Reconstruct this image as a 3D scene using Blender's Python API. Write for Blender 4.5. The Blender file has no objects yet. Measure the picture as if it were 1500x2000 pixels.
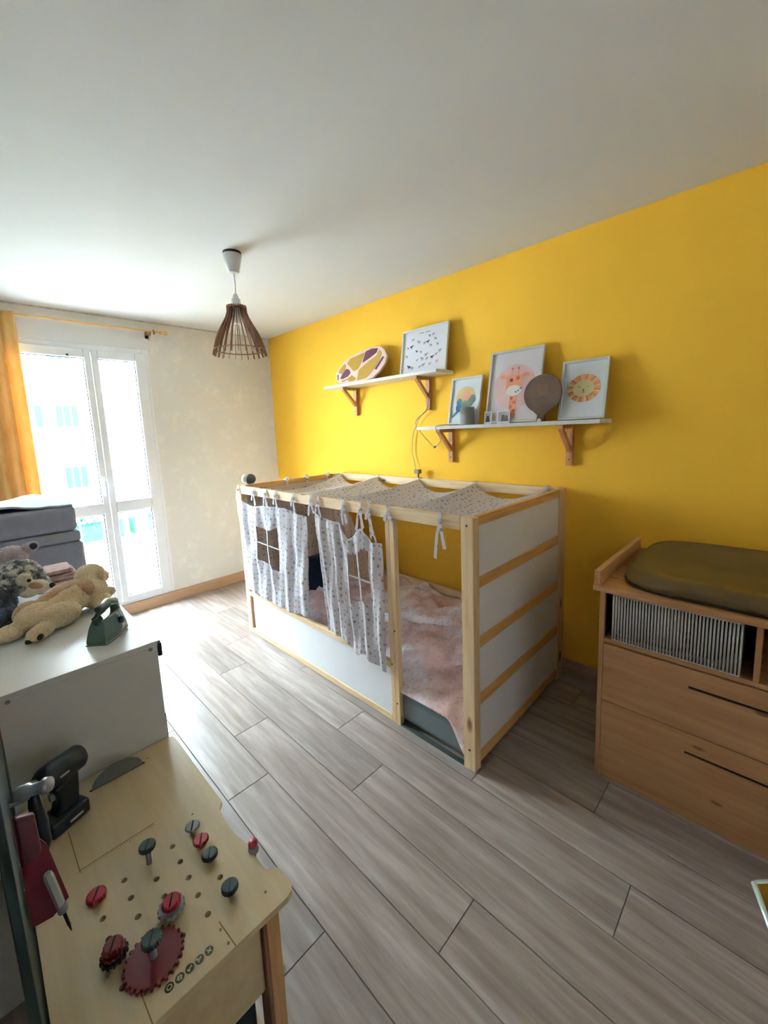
import bpy, bmesh, math, random
from mathutils import Vector, Matrix
random.seed(7)
R = math.radians
SC = bpy.context.scene
COL = SC.collection

# ------------------------------------------------------------------ camera
def make_camera():
    yaw, pitch, roll = -.7912, -.1366, -.0405
    f = Vector((-math.sin(yaw)*math.cos(pitch), math.cos(yaw)*math.cos(pitch), math.sin(pitch)))
    r = Vector((math.cos(yaw), math.sin(yaw), 0)); u = r.cross(f)
    r2 = r*math.cos(roll)+u*math.sin(roll); u2 = -r*math.sin(roll)+u*math.cos(roll)
    cd = bpy.data.cameras.new('camera'); co = bpy.data.objects.new('camera', cd); COL.objects.link(co)
    M = Matrix((r2, u2, -f)).transposed().to_4x4(); M.translation = Vector((-2.4516, 0, 1.5297))
    co.matrix_world = M
    cd.sensor_fit = 'VERTICAL'; cd.sensor_height = 24; cd.sensor_width = 18
    cd.lens = 801.88/2000*24; cd.shift_y = (950.8-1000)/2000; cd.shift_x = .5/2000
    cd.clip_start = .02; cd.clip_end = 200
    SC.camera = co
make_camera()

# ------------------------------------------------------------------ world, sun, lamps, exposure
w = bpy.data.worlds.new('World'); SC.world = w; w.use_nodes = True
bgn = w.node_tree.nodes['Background']; bgn.inputs[0].default_value = (.79, .90, 1, 1); bgn.inputs[1].default_value = 62.0
def area(name, loc, rot, sx, sy, power, col=(1,1,1), portal=False):
    l = bpy.data.lights.new(name, 'AREA'); l.shape = 'RECTANGLE'; l.size = sx; l.size_y = sy; l.energy = power; l.color = col
    o = bpy.data.objects.new(name, l); COL.objects.link(o); o.location = loc; o.rotation_euler = rot
    if portal: l.cycles.is_portal = True
    return o
area('window_portal', (-1.7, 4.34, 1.2), (R(90), 0, R(180)), 1.1, 2.3, 1, portal=True).rotation_euler = (R(-90), 0, 0)
area('rear_fill_light', (-1.5, -1.95, 1.5), (R(90), 0, 0), 1.6, 1.9, 3.5, (.95, .97, 1))  # added fill lamp behind the camera, not a real source
sl = bpy.data.lights.new('sun', 'SUN'); sl.energy = 70; sl.angle = R(1); sl.color = (1, .98, .96)
so = bpy.data.objects.new('sun', sl); COL.objects.link(so)
so.rotation_euler = Vector((.25, .75, -.75)).to_track_quat('-Z', 'Y').to_euler()
SC.view_settings.view_transform = 'Standard'; SC.view_settings.look = 'None'
SC.view_settings.gamma = 1; SC.view_settings.use_curve_mapping = False
SC.view_settings.exposure = .85

# ------------------------------------------------------------------ materials
def lin(c):
    if isinstance(c, str):
        c = [int(c[i:i+2], 16)/255 for i in (0, 2, 4)]
        return tuple((x/12.92 if x <= .04045 else ((x+.055)/1.055)**2.4) for x in c)
    return c
class NT:
    def __init__(s, name):
        s.m = bpy.data.materials.new(name); s.m.use_nodes = True; s.t = s.m.node_tree; s.b = s.t.nodes['Principled BSDF']
    def n(s, typ, **kw):
        x = s.t.nodes.new(typ)
        for k, v in kw.items(): setattr(x, k, v)
        return x
    def l(s, a, b): s.t.links.new(a, b)
    def coord(s, kind='Object', scale=(1,1,1), rnd=False):
        tc = s.n('ShaderNodeTexCoord'); mp = s.n('ShaderNodeMapping'); mp.inputs['Scale'].default_value = scale
        s.l(tc.outputs[kind], mp.inputs['Vector'])
        if rnd:
            oi = s.n('ShaderNodeObjectInfo'); mu = s.n('ShaderNodeMath', operation='MULTIPLY'); mu.inputs[1].default_value = 37
            s.l(oi.outputs['Random'], mu.inputs[0]); cb = s.n('ShaderNodeCombineXYZ')
            for i in range(3): s.l(mu.outputs[0], cb.inputs[i])
            s.l(cb.outputs[0], mp.inputs['Location'])
        return mp.outputs[0]
    def noise(s, vec, scale, detail=4, rough=.55):
        x = s.n('ShaderNodeTexNoise'); x.inputs['Scale'].default_value = scale; x.inputs['Detail'].default_value = detail
        x.inputs['Roughness'].default_value = rough; s.l(vec, x.inputs['Vector']); return x.outputs['Fac']
    def ramp(s, fac, stops):
        x = s.n('ShaderNodeValToRGB'); e = x.color_ramp.elements
        while len(e) < len(stops): e.new(.5)
        for i, (p, c) in enumerate(stops):
            e[i].position = p; e[i].color = (*lin(c), 1)
        s.l(fac, x.inputs[0]); return x.outputs[0]
    def mix(s, fac, a, b, blend='MIX'):
        x = s.n('ShaderNodeMix', data_type='RGBA', blend_type=blend)
        if isinstance(fac, (int, float)): x.inputs[0].default_value = fac
        else: s.l(fac, x.inputs[0])
        for i, v in ((6, a), (7, b)):
            if isinstance(v, bpy.types.NodeSocket): s.l(v, x.inputs[i])
            else: x.inputs[i].default_value = (*lin(v), 1)
        return x.outputs[2]
    def col(s, sock): s.l(sock, s.b.inputs['Base Color'])
    def bump(s, h, strength=.2, dist=.01):
        x = s.n('ShaderNodeBump'); x.inputs['Strength'].default_value = strength; x.inputs['Distance'].default_value = dist
        s.l(h, x.inputs['Height']); s.l(x.outputs[0], s.b.inputs['Normal'])
def plain(name, c, rough=.6, metal=0, var=.08, scale=12, bump=0, coat=0):
    k = NT(name); v = k.coord('Object'); f = k.noise(v, scale)
    c = lin(c); lo = tuple(x*(1-var) for x in c); hi = tuple(min(1, x*(1+var)) for x in c)
    k.col(k.ramp(f, [(.3, lo), (.7, hi)])); k.b.inputs['Roughness'].default_value = rough; k.b.inputs['Metallic'].default_value = metal
    if bump: k.bump(k.noise(v, scale*8), bump)
    if coat: k.b.inputs['Coat Weight'].default_value = coat
    return k.m
def wood(name, c1, c2, axis='Y', scale=1, rough=.5, knots=.0, knotcol='6b3d1c'):
    k = NT(name); s = [22*scale]*3; s['XYZ'.index(axis)] = 1.6*scale
    v = k.coord('Object', tuple(s), rnd=True); f = k.noise(v, 2.2, 6, .6)
    c = k.ramp(f, [(.32, c1), (.68, c2)])
    if knots:
        ks = [9.]*3; ks['XYZ'.index(axis)] = 3.5
        vo = k.n('ShaderNodeTexVoronoi'); vo.inputs['Scale'].default_value = 1.0; k.l(k.coord('Object', tuple(ks), rnd=True), vo.inputs['Vector'])
        kf = k.ramp(vo.outputs['Distance'], [(knots, (1, 1, 1)), (knots*1.8, (0, 0, 0))])
        c = k.mix(kf, c, knotcol)
    k.col(c); k.b.inputs['Roughness'].default_value = rough; k.bump(f, .08, .002)
    return k.m
def floor_wood():
    k = NT('floor_oak'); v = k.coord('Object', (15, 1.1, 1), rnd=True)
    f = k.noise(v, 2.0, 8, .62); f2 = k.noise(k.coord('Object', (3.5, .8, 1), rnd=True), 1.6, 3)
    c = k.ramp(f, [(.28, '84766f'), (.5, 'a5978f'), (.70, 'c0b4ae')])
    c = k.mix(k.ramp(f2, [(.35, (.10, .10, .10)), (.65, (0, 0, 0))]), c, '7f6c60')
    wv = k.n('ShaderNodeTexWave', wave_type='RINGS'); wv.inputs['Scale'].default_value = .9; wv.inputs['Distortion'].default_value = 9; wv.inputs['Detail'].default_value = 3
    wv.inputs['Detail Scale'].default_value = .8
    k.l(k.coord('Object', (5, .5, 1), rnd=True), wv.inputs['Vector'])
    c = k.mix(k.ramp(wv.outputs['Fac'], [(.1, (.14, .14, .14)), (.4, (0, 0, 0))]), c, '6f5d52')
    vo = k.n('ShaderNodeTexVoronoi'); vo.inputs['Scale'].default_value = 3.3; k.l(k.coord('Object', (1.5, .75, 1), rnd=True), vo.inputs['Vector'])
    kn = k.ramp(vo.outputs['Distance'], [(.025, (1, 1, 1)), (.06, (0, 0, 0))])
    c = k.mix(kn, c, '3d2d24')
    oi = k.n('ShaderNodeObjectInfo'); tone = k.ramp(oi.outputs['Random'], [(0, (.74, .74, .75)), (.5, (.92, .91, .91)), (1, (1.0, .98, .96))])
    k.col(k.mix(1.0, c, tone, 'MULTIPLY')); k.b.inputs['Roughness'].default_value = .36; k.b.inputs['Specular IOR Level'].default_value = .55
    k.bump(f, .05, .001); return k.m
def cloth_print(name, base='f5f3f8', dots=('54536e', '9c8278', '667492'), scale=25, size=.19, trans=.45):
    k = NT(name); tc = k.n('ShaderNodeTexCoord')
    vo = k.n('ShaderNodeTexVoronoi', voronoi_dimensions='2D'); vo.inputs['Scale'].default_value = scale; vo.inputs['Randomness'].default_value = .55
    k.l(tc.outputs['UV'], vo.inputs['Vector'])
    sp = k.n('ShaderNodeSeparateColor'); k.l(vo.outputs['Color'], sp.inputs[0])
    sz = k.n('ShaderNodeMath', operation='MULTIPLY_ADD'); sz.inputs[1].default_value = size*.8; sz.inputs[2].default_value = size*.5
    k.l(sp.outputs[1], sz.inputs[0])
    lt = k.n('ShaderNodeMath', operation='LESS_THAN'); k.l(vo.outputs['Distance'], lt.inputs[0]); k.l(sz.outputs[0], lt.inputs[1])
    dc = k.ramp(sp.outputs[0], [(.0, dots[0]), (.4, dots[1]), (.8, dots[2])])
    k.col(k.mix(lt.outputs[0], base, dc)); k.b.inputs['Roughness'].default_value = .9
    if trans:
        tr = k.n('ShaderNodeBsdfTranslucent'); tr.inputs[0].default_value = (*lin(base), 1); mx = k.n('ShaderNodeMixShader'); mx.inputs[0].default_value = trans
        out = k.t.nodes['Material Output']; k.l(k.b.outputs[0], mx.inputs[1]); k.l(tr.outputs[0], mx.inputs[2]); k.l(mx.outputs[0], out.inputs[0])
    return k.m
def fur(name, stops, scale=9):
    k = NT(name); v = k.coord('Object'); f = k.noise(v, scale, 5, .65)
    c = k.ramp(f, stops); f2 = k.noise(v, 160, 2); c = k.mix(.22, c, k.ramp(f2, [(.3, (.05, .04, .03)), (.7, (.9, .85, .78))]), 'OVERLAY')
    k.col(c); k.b.inputs['Roughness'].default_value = .95; k.bump(f2, .7, .006)
    k.b.inputs['Sheen Weight'].default_value = .4; return k.m
def glass(name, tint=(.93, .98, .98), refl=.08):
    k = NT(name); tr = k.n('ShaderNodeBsdfTransparent'); tr.inputs[0].default_value = (*tint, 1); gl = k.n('ShaderNodeBsdfGlossy'); gl.inputs['Roughness'].default_value = .02
    mx = k.n('ShaderNodeMixShader'); mx.inputs[0].default_value = refl; k.l(tr.outputs[0], mx.inputs[1]); k.l(gl.outputs[0], mx.inputs[2])
    k.l(mx.outputs[0], k.t.nodes['Material Output'].inputs[0]); return k.m

def plaster(name, c, spots=None, var=.05, bump=.15):
    k = NT(name); v = k.coord('Object'); f = k.noise(v, 1.3, 6, .6); c = lin(c)
    cc = k.ramp(f, [(.35, tuple(x*(1-var) for x in c)), (.65, tuple(min(.95, x*(1+var)) for x in c))])
    if spots:
        g = k.noise(v, 7, 7, .7); cc = k.mix(k.ramp(g, [(.52, (0, 0, 0)), (.66, (.5, .5, .5))]), cc, spots)
    k.col(cc); k.b.inputs['Roughness'].default_value = .85; k.bump(k.noise(v, 60, 5), bump, .003); return k.m
M_YEL = plaster('yellow_paint', (.88, .485, .030), var=.04, bump=.12)
M_CEIL = plaster('ceiling_paint', (.80, .80, .79), var=.02, bump=.05)
M_PLAS = plaster('white_plaster', (.74, .72, .68), spots='f2efe8', var=.03, bump=.3)
M_BASE = wood('baseboard_oak', 'a58265', 'bf9c7d', 'X', .7, .5)
M_BASEY = wood('baseboard_oak_side', 'a58265', 'bf9c7d', 'Y', .7, .5)
M_FLOOR = floor_wood()
M_GAP = plain('floor_gap', '3a312b', .9)
M_PVC = plain('window_plastic', (.80, .82, .85), .3, var=.02)
M_CASE = plain('casing_plastic', (.72, .72, .73), .5, var=.02)
M_GLASS = glass('window_glass')
M_PINEZ = wood('pine_upright', 'd8b081', 'ecd0a4', 'Z', 1, .5, .10, '7a4420')
M_PINEY = wood('pine_rail_long', 'dab386', 'efd6ae', 'Y', 1, .5, .07, '7a4420')
M_PINEX = wood('pine_rail_short', 'c9924f', 'e0b271', 'X', 1, .5, .07, '7a4420')
M_BOARD = plain('white_board', (.86, .86, .88), .45, var=.015)
M_BRK = wood('bracket_oak', 'a96f3f', 'c98f58', 'Z', 1.5)
M_SHELF = plain('shelf_white', (.80, .79, .76), .4, var=.02)
M_OAK = wood('dresser_oak', 'b07d52', 'c99869', 'Y', .55, .45, .05, '86592f')
M_OAKX = wood('dresser_oak_side', 'b07d52', 'c99869', 'X', .55, .45)
M_OAKZ = wood('dresser_oak_upright', 'b07d52', 'c99869', 'Z', .55, .45)
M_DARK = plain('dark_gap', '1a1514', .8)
M_OLIVE = plain('olive_vinyl', '624d29', .55, var=.05, scale=3)
M_PLY = wood('birch_ply', 'c6b08a', 'd8c6a0', 'Y', .4, .3)
M_PLYE = wood('birch_edge', 'b99564', 'd4b584', 'Y', 2, .6)
M_LEG = wood('bench_pine', 'b98a58', 'd3a873', 'Z', 1, .55)
M_RED = plain('red_plastic', '93182a', .5, var=.06)
M_DKRED = plain('dark_red_plastic', '64161f', .5, var=.06)
M_GRN = plain('dark_green_plastic', '17312f', .35, var=.1)
M_DKG = plain('dark_teal_board', '12282a', .6, var=.15)
M_GRYP = plain('grey_plastic', '8f9196', .45, var=.05)
M_STEELP = plain('silver_plastic', 'b4bac2', .3, .4, var=.05)
M_NAVYP = plain('navy_black_plastic', '14222c', .35, var=.1)
M_CAB = plain('white_laminate', (.78, .79, .79), .3, var=.012)
M_WALN = wood('walnut_slat', '6e4a35', '8d6549', 'Z', 1, .55)
M_WHITEP = plain('white_plastic', (.82, .81, .79), .4, var=.02)
M_BLACK = plain('black_rubber', '101012', .5, var=.1)
M_TENT = cloth_print('tent_cotton')
M_TENTB = cloth_print('tent_cotton_inner', base='f0dfcf', dots=('9c8676', 'a8927f', '8a786c'), trans=.45)
M_STRING = plain('white_string', (.82, .80, .80), .9)
M_CURT = None
def curtain_mat():
    k = NT('gold_curtain'); v = k.coord('Object', (3, 3, 1)); f = k.noise(v, 6, 6, .6)
    k.col(k.ramp(f, [(.3, 'd09a4c'), (.7, 'e6bd78')])); k.b.inputs['Roughness'].default_value = .7
    tr = k.n('ShaderNodeBsdfTranslucent'); tr.inputs[0].default_value = (*lin('e8b870'), 1); mx = k.n('ShaderNodeMixShader'); mx.inputs[0].default_value = .22
    k.l(k.b.outputs[0], mx.inputs[1]); k.l(tr.outputs[0], mx.inputs[2]); k.l(mx.outputs[0], k.t.nodes['Material Output'].inputs[0]); return k.m
M_CURT = curtain_mat()
def duvet_mat():
    k = NT('pink_duvet'); v = k.coord('Object'); f = k.noise(v, 3.2, 4, .6); g = k.noise(v, 55, 3)
    c = k.ramp(f, [(.40, 'd8b2ac'), (.50, 'e4cac8'), (.57, 'f4eef6')])
    c = k.mix(k.ramp(g, [(.55, (0, 0, 0)), (.62, (.35, .35, .35))]), c, 'a87f76'); k.col(c); k.b.inputs['Roughness'].default_value = .9
    return k.m
M_DUV = duvet_mat()
M_MATT = plain('slate_vinyl', '6c7678', .24, var=.08, scale=3, bump=.08)
M_GREYF = plain('grey_upholstery', '8d8f9e', .85, var=.08, scale=20, bump=.2)
M_TAUPE = plain('grey_seam', '4a4a52', .9)
M_BLKT = None
def stripes(name, c1, c2, axis, freq, rough=.9):
    k = NT(name); wv = k.n('ShaderNodeTexWave', bands_direction=axis); wv.inputs['Scale'].default_value = freq; wv.inputs['Distortion'].default_value = .6
    k.l(k.coord('Object'), wv.inputs['Vector']); k.col(k.ramp(wv.outputs['Fac'], [(.45, c1), (.6, c2)])); k.b.inputs['Roughness'].default_value = rough; return k.m
M_BLKT = stripes('striped_throw', 'e8eef0', '9fb0b8', 'Y', 9)
M_PAPER = plain('white_paper', (.82, .80, .84), .6, var=.01)
M_PAPERP = plain('pale_pink_paper', (.78, .70, .72), .6, var=.01)
M_PAPERB = plain('pale_blue_paper', (.76, .80, .82), .6, var=.01)
M_FRAME = plain('frame_white', (.80, .78, .74), .4, var=.02)
M_FRAMEG = plain('frame_pale_grey', (.66, .66, .63), .4, var=.02)
M_DISC = wood('walnut_disc', '452d17', '553820', 'Y', .6, .75)
def flat(name, hexc, rough=.7): return plain(name, hexc, rough, var=.05, scale=40)

# ------------------------------------------------------------------ mesh builders
class MB:
    def __init__(s): s.v = []; s.f = []; s.uv = None
    def box(s, x0, x1, y0, y1, z0, z1, mat=None):
        n = len(s.v)
        pts = [(x0,y0,z0),(x1,y0,z0),(x1,y1,z0),(x0,y1,z0),(x0,y0,z1),(x1,y0,z1),(x1,y1,z1),(x0,y1,z1)]
        s.v += [tuple(mat @ Vector(p)) if mat else p for p in pts]
        s.f += [tuple(n+i for i in q) for q in ((0,3,2,1),(4,5,6,7),(0,1,5,4),(1,2,6,5),(2,3,7,6),(3,0,4,7))]; return s
    def prism(s, pts, h, mat=None):
        """polygon pts (2D) in XY extruded 0..h along Z, then mat"""
        n = len(s.v); k = len(pts); mat = mat or Matrix()
        a = sum(pts[i][0]*pts[(i+1) % k][1]-pts[(i+1) % k][0]*pts[i][1] for i in range(k))
        if a < 0: pts = pts[::-1]
        s.v += [tuple(mat @ Vector((p[0], p[1], z))) for z in (0, h) for p in pts]
        s.f += [tuple(n+i for i in reversed(range(k))), tuple(n+k+i for i in range(k))]
        s.f += [(n+i, n+(i+1) % k, n+k+(i+1) % k, n+k+i) for i in range(k)]; return s
    def lathe(s, prof, n=24, mat=None, cap=True):
        b = len(s.v); mat = mat or Matrix()
        for (r, z) in prof:
            for i in range(n):
                a = 2*math.pi*i/n; s.v.append(tuple(mat @ Vector((r*math.cos(a), r*math.sin(a), z))))
        for j in range(len(prof)-1):
            for i in range(n):
                s.f.append((b+j*n+i, b+j*n+(i+1) % n, b+(j+1)*n+(i+1) % n, b+(j+1)*n+i))
        if cap:
            s.f.append(tuple(b+i for i in reversed(range(n)))); s.f.append(tuple(b+(len(prof)-1)*n+i for i in range(n)))
        return s
    def tube(s, pts, r, n=8, cap=True):
        pts = [Vector(p) for p in pts]; b = len(s.v); up = Vector((.13, .21, .97)).normalized()
        rr = r if isinstance(r, (list, tuple)) else [r]*len(pts)
        for i, p in enumerate(pts):
            d = (pts[min(i+1, len(pts)-1)]-pts[max(i-1, 0)]).normalized()
            a = d.cross(up); a = a.normalized() if a.length > 1e-3 else Vector((1, 0, 0)); c = d.cross(a)
            for k in range(n):
                t = 2*math.pi*k/n; s.v.append(tuple(p+(a*math.cos(t)+c*math.sin(t))*rr[i]))
        for i in range(len(pts)-1):
            for k in range(n): s.f.append((b+i*n+k, b+i*n+(k+1) % n, b+(i+1)*n+(k+1) % n, b+(i+1)*n+k))
        if cap: s.f.append(tuple(b+k for k in reversed(range(n)))); s.f.append(tuple(b+(len(pts)-1)*n+k for k in range(n)))
        return s
    def ribbon(s, pts, side, wdt, thick=.0015):
        """flat strip along pts, side = width direction"""
        pts = [Vector(p) for p in pts]; side = Vector(side).normalized(); b = len(s.v)
        for i, p in enumerate(pts):
            d = (pts[min(i+1, len(pts)-1)]-pts[max(i-1, 0)]).normalized(); nn = d.cross(side).normalized()
            ww = wdt[i] if isinstance(wdt, (list, tuple)) else wdt
            for a, c in ((-1, -1), (1, -1), (1, 1), (-1, 1)): s.v.append(tuple(p+side*a*ww/2+nn*c*thick/2))
        for i in range(len(pts)-1):
            for k in range(4): s.f.append((b+i*4+k, b+i*4+(k+1) % 4, b+(i+1)*4+(k+1) % 4, b+(i+1)*4+k))
        s.f.append((b+3, b+2, b+1, b)); e = b+4*(len(pts)-1); s.f.append((e, e+1, e+2, e+3)); return s
    def ell(s, c, r, rot=(0,0,0), seg=14, ring=9):
        from mathutils import Euler
        m = Matrix.Translation(c) @ Euler([R(x) for x in rot]).to_matrix().to_4x4() @ Matrix.Diagonal((*r, 1)); b = len(s.v)
        s.v.append(tuple(m @ Vector((0, 0, -1))))
        for j in range(1, ring):
            t = math.pi*j/ring
            for i in range(seg):
                a = 2*math.pi*i/seg; s.v.append(tuple(m @ Vector((math.sin(t)*math.cos(a), math.sin(t)*math.sin(a), -math.cos(t)))))
        s.v.append(tuple(m @ Vector((0, 0, 1)))); top = len(s.v)-1
        for i in range(seg):
            s.f.append((b, b+1+(i+1) % seg, b+1+i)); s.f.append((top, b+1+(ring-2)*seg+i, b+1+(ring-2)*seg+(i+1) % seg))
        for j in range(ring-2):
            for i in range(seg):
                q = b+1+j*seg; s.f.append((q+i, q+(i+1) % seg, q+seg+(i+1) % seg, q+seg+i))
        return s
    def build(s, name, mat, parent=None, smooth=False, bevel=0, seg=2):
        me = bpy.data.meshes.new(name); me.from_pydata(s.v, [], s.f); me.materials.append(mat)
        if s.uv:
            ul = me.uv_layers.new(name='UV')
            for lp in me.loops: ul.data[lp.index].uv = s.uv[lp.vertex_index]
        if smooth:
            for p in me.polygons: p.use_smooth = True
        o = bpy.data.objects.new(name, me); COL.objects.link(o)
        if parent: o.parent = parent; o.location = -off(parent)
        if bevel:
            b = o.modifiers.new('bevel', 'BEVEL'); b.width = bevel; b.segments = seg; b.limit_method = 'ANGLE'; b.angle_limit = R(40)
        if smooth:
            for p in me.polygons: p.use_smooth = True
        return o
def off(o):
    v = Vector((0, 0, 0))
    while o: v += o.location; o = o.parent
    return v
def auto(o, ang=40):
    """smooth shading with sharp edges kept"""
    me = o.data; bm = bmesh.new(); bm.from_mesh(me)
    for e in bm.edges:
        if len(e.link_faces) == 2 and e.calc_face_angle(0) > R(ang): e.smooth = False
    for f in bm.faces: f.smooth = True
    bm.to_mesh(me); bm.free(); return o
def tag(o, label=None, cat=None, group=None, kind=None):
    if label: o['label'] = label
    if cat: o['category'] = cat
    if group: o['group'] = group
    if kind: o['kind'] = kind
    return o
def empty(name, loc, label=None, cat=None, group=None, kind=None):
    o = bpy.data.objects.new(name, None); COL.objects.link(o); o.location = loc; o.empty_display_size = .05
    return tag(o, label, cat, group, kind)
def bx(name, b, mat, parent=None, bevel=0): return MB().box(*b).build(name, mat, parent, bevel=bevel)
def struct(o): o['kind'] = 'structure'; return o
def dup(o, parent=None):
    c = o.copy(); COL.objects.link(c)
    if parent: c.parent = parent
    for ch in [x for x in bpy.data.objects if x.parent == o]: dup(ch, c)
    return c

X0, X1, Y0, Y1, ZC = -2.78, 0.0, -2.1, 4.0835, 2.556
# ------------------------------------------------------------------ room shell
fl = struct(bx('floor', (X0, X1, Y0, Y1, -.05, -.004), M_GAP))
joints = {0: .275, -1: .89, 1: 1.24, 2: .634, 3: .296, 4: .925, 5: .5, 6: 1.1, 7: .2, 8: .7, -2: .45, -3: 1.0, -4: .2, -5: .75, -6: .4}
PL = 1.3; W = .193
pm_cache = {}
for k in range(-6, 9):
    xa = -1.275+(-k)*W; xb = xa+W
    xa2, xb2 = max(xa, X0), min(xb, X1)
    if xb2-xa2 < .01: continue
    y = joints.get(k, .3)
    while y > Y0: y -= PL
    while y < Y1:
        ya, yb = max(y, Y0), min(y+PL, Y1)
        key = (round(xb2-xa2, 3), round(yb-ya, 3))
        if key[1] > .01:
            if key not in pm_cache:
                g = .0011; m = MB(); hw, hl = key[0]/2-g, key[1]/2-g; c = .0012
                m.v = [(-hw,-hl,-.006),(hw,-hl,-.006),(hw,hl,-.006),(-hw,hl,-.006),(-hw,-hl,-c),(hw,-hl,-c),(hw,hl,-c),(-hw,hl,-c),
                       (-hw+c,-hl+c,0),(hw-c,-hl+c,0),(hw-c,hl-c,0),(-hw+c,hl-c,0)]
                m.f = [(0,3,2,1),(8,9,10,11)]+[(i,(i+1)%4,4+(i+1)%4,4+i) for i in range(4)]+[(4+i,4+(i+1)%4,8+(i+1)%4,8+i) for i in range(4)]
                o = m.build('plank', M_FLOOR, fl); pm_cache[key] = o.data
            else:
                o = bpy.data.objects.new('plank', pm_cache[key]); COL.objects.link(o); o.parent = fl
            o.location = ((xa2+xb2)/2, (ya+yb)/2, 0)
        y += PL
struct(bx('ceiling', (X0-.1, X1+.1, Y0, Y1+.3, ZC, ZC+.15), M_CEIL))
struct(bx('wall_right', (0, .12, Y0, Y1+.3, -.05, ZC), M_YEL))
struct(bx('wall_left', (X0-.12, X0, Y0, Y1+.3, -.05, ZC), M_PLAS))
struct(bx('wall_back', (X0-.12, .12, Y0-.12, Y0, -.05, ZC), M_PLAS))
WX0, WX1, WZ0, WZ1 = -2.25, -1.205, .10, 2.325
m = MB(); Yb = Y1+.25
m.box(X0, WX0, Y1, Yb, -.05, ZC).box(WX1, 0, Y1, Yb, -.05, ZC).box(WX0, WX1, Y1, Yb, -.05, WZ0).box(WX0, WX1, Y1, Yb, WZ1, ZC)
struct(m.build('wall_window', M_PLAS))
struct(bx('baseboard_right', (-.014, 0, Y0, Y1, 0, .085), M_BASEY, bevel=.002))
struct(bx('baseboard_window', (X0, -.014, Y1-.02, Y1, 0, .098), M_BASE, bevel=.002))
struct(bx('baseboard_left', (X0, X0+.014, Y0, Y1-.02, 0, .085), M_BASEY, bevel=.002))
struct(bx('trim_1', (WX0-.03, WX1+.012, Y1-.012, Y1, WZ1-.015, ZC-.09), M_CASE, bevel=.003))   # shutter box panel over the window
struct(bx('trim_2', (-2.4, -.05, Y1-.006, Y1, ZC-.012, ZC), plain('ceiling_crack_filler', (.55, .53, .5), .9, var=.2, scale=30)))

# window
win = empty('window_1', (-1.7, Y1, WZ0), kind='structure')
fy0, fy1 = Y1-.008, Y1+.06
m = MB(); m.box(WX0, WX0+.05, fy0, fy1, WZ0, WZ1).box(WX1-.058, WX1, fy0, fy1, WZ0, WZ1).box(WX0+.05, WX1-.058, fy0, fy1, WZ1-.07, WZ1).box(WX0+.05, WX1-.058, fy0, fy1, WZ0, WZ0+.03)
m.build('window_frame', M_PVC, win, bevel=.004)
def leaf(xa, xb, s0, s1):
    l = MB(); ya, yb = Y1-.022, Y1+.04; za, zb = WZ0+.022, WZ1-.055
    l.box(xa, xa+s0, ya, yb, za, zb).box(xb-s1, xb, ya, yb, za, zb)
    l.box(xa+s0, xb-s1, ya, yb, za, .172).box(xa+s0, xb-s1, ya, yb, .925, 1.02).box(xa+s0, xb-s1, ya, yb, 2.2, zb)
    o = l.build('window_leaf', M_PVC, win, bevel=.006, seg=2)
    for z0, z1 in ((.172, .925), (1.02, 2.2)):
        bx('pane', (xa+s0-.004, xb-s1+.004, Y1+.008, Y1+.014, z0-.004, z1+.004), M_GLASS, o)
        g = MB(); q = .006; A, B = xa+s0, xb-s1
        g.box(A, A+q, Y1-.0, Y1+.008, z0, z1).box(B-q, B, Y1, Y1+.008, z0, z1).box(A+q, B-q, Y1, Y1+.008, z0, z0+q).box(A+q, B-q, Y1, Y1+.008, z1-q, z1)
        g.build('seal', M_TAUPE, o)
    return o
leaf(WX0+.03, -1.641, .075, .045)
leaf(-1.636, WX1-.03, .045, .085)
h = MB().box(-1.672, -1.648, Y1-.034, Y1-.022, 1.09, 1.25).lathe([(.009, 0), (.009, .03)], 12, Matrix.Translation((-1.66, Y1-.034, 1.2)) @ Matrix.Rotation(R(90), 4, 'X'))
h.box(-1.669, -1.651, Y1-.075, Y1-.06, 1.08, 1.215)
h.build('window_handle', M_PVC, win, bevel=.003)
# hinge caps along the top of the glazing
MB().box(-2.1, -2.085, Y1-.03, Y1-.02, 2.205, 2.22).box(-1.80, -1.785, Y1-.03, Y1-.02, 2.205, 2.22).build('hinge_cap', M_TAUPE, win)

# ------------------------------------------------------------------ outside
M_CONC = plain('pale_concrete', (.75, .75, .74), .8, var=.05, scale=2)
M_FAC = plain('facade_render', (.82, .81, .80), .85, var=.03, scale=1)
M_CYAN = plain('pale_cyan_shutter', (.008, .035, .038), .6, var=.05)
struct(bx('balcony', (-4.2, 1.2, Yb, 5.35, -.10, 0), M_CONC))
gd = bx('ground', (-30, 30, 5.5, 60, -3.3, -3.1), M_CONC); struct(gd)
terr = bx('terrace', (-12, 14, 5.6, 20, -3.1, -.25), M_CONC); struct(terr)
rl = empty('balcony_railing', (-1.5, 5.3, 0), 'white metal balcony railing with thin uprights beyond the glazed door', 'railing')
M_RAILM = plain('railing_paint', (.06, .07, .075), .5)
bx('top_rail', (-4.2, 1.2, 5.18, 5.23, .98, 1.02), M_RAILM, rl, .004)
bx('bottom_rail', (-4.2, 1.2, 5.19, 5.22, .10, .13), M_RAILM, rl, .003)
b0 = MB().box(-.008, .008, -.008, .008, .13, .98)
first = None
for i in range(26):
    if not first: first = b0.build('baluster', M_RAILM, rl); o = first
    else: o = first.copy(); COL.objects.link(o)
    o.location = Vector((-3.9+i*.2, 5.205, 0))-rl.location
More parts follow.
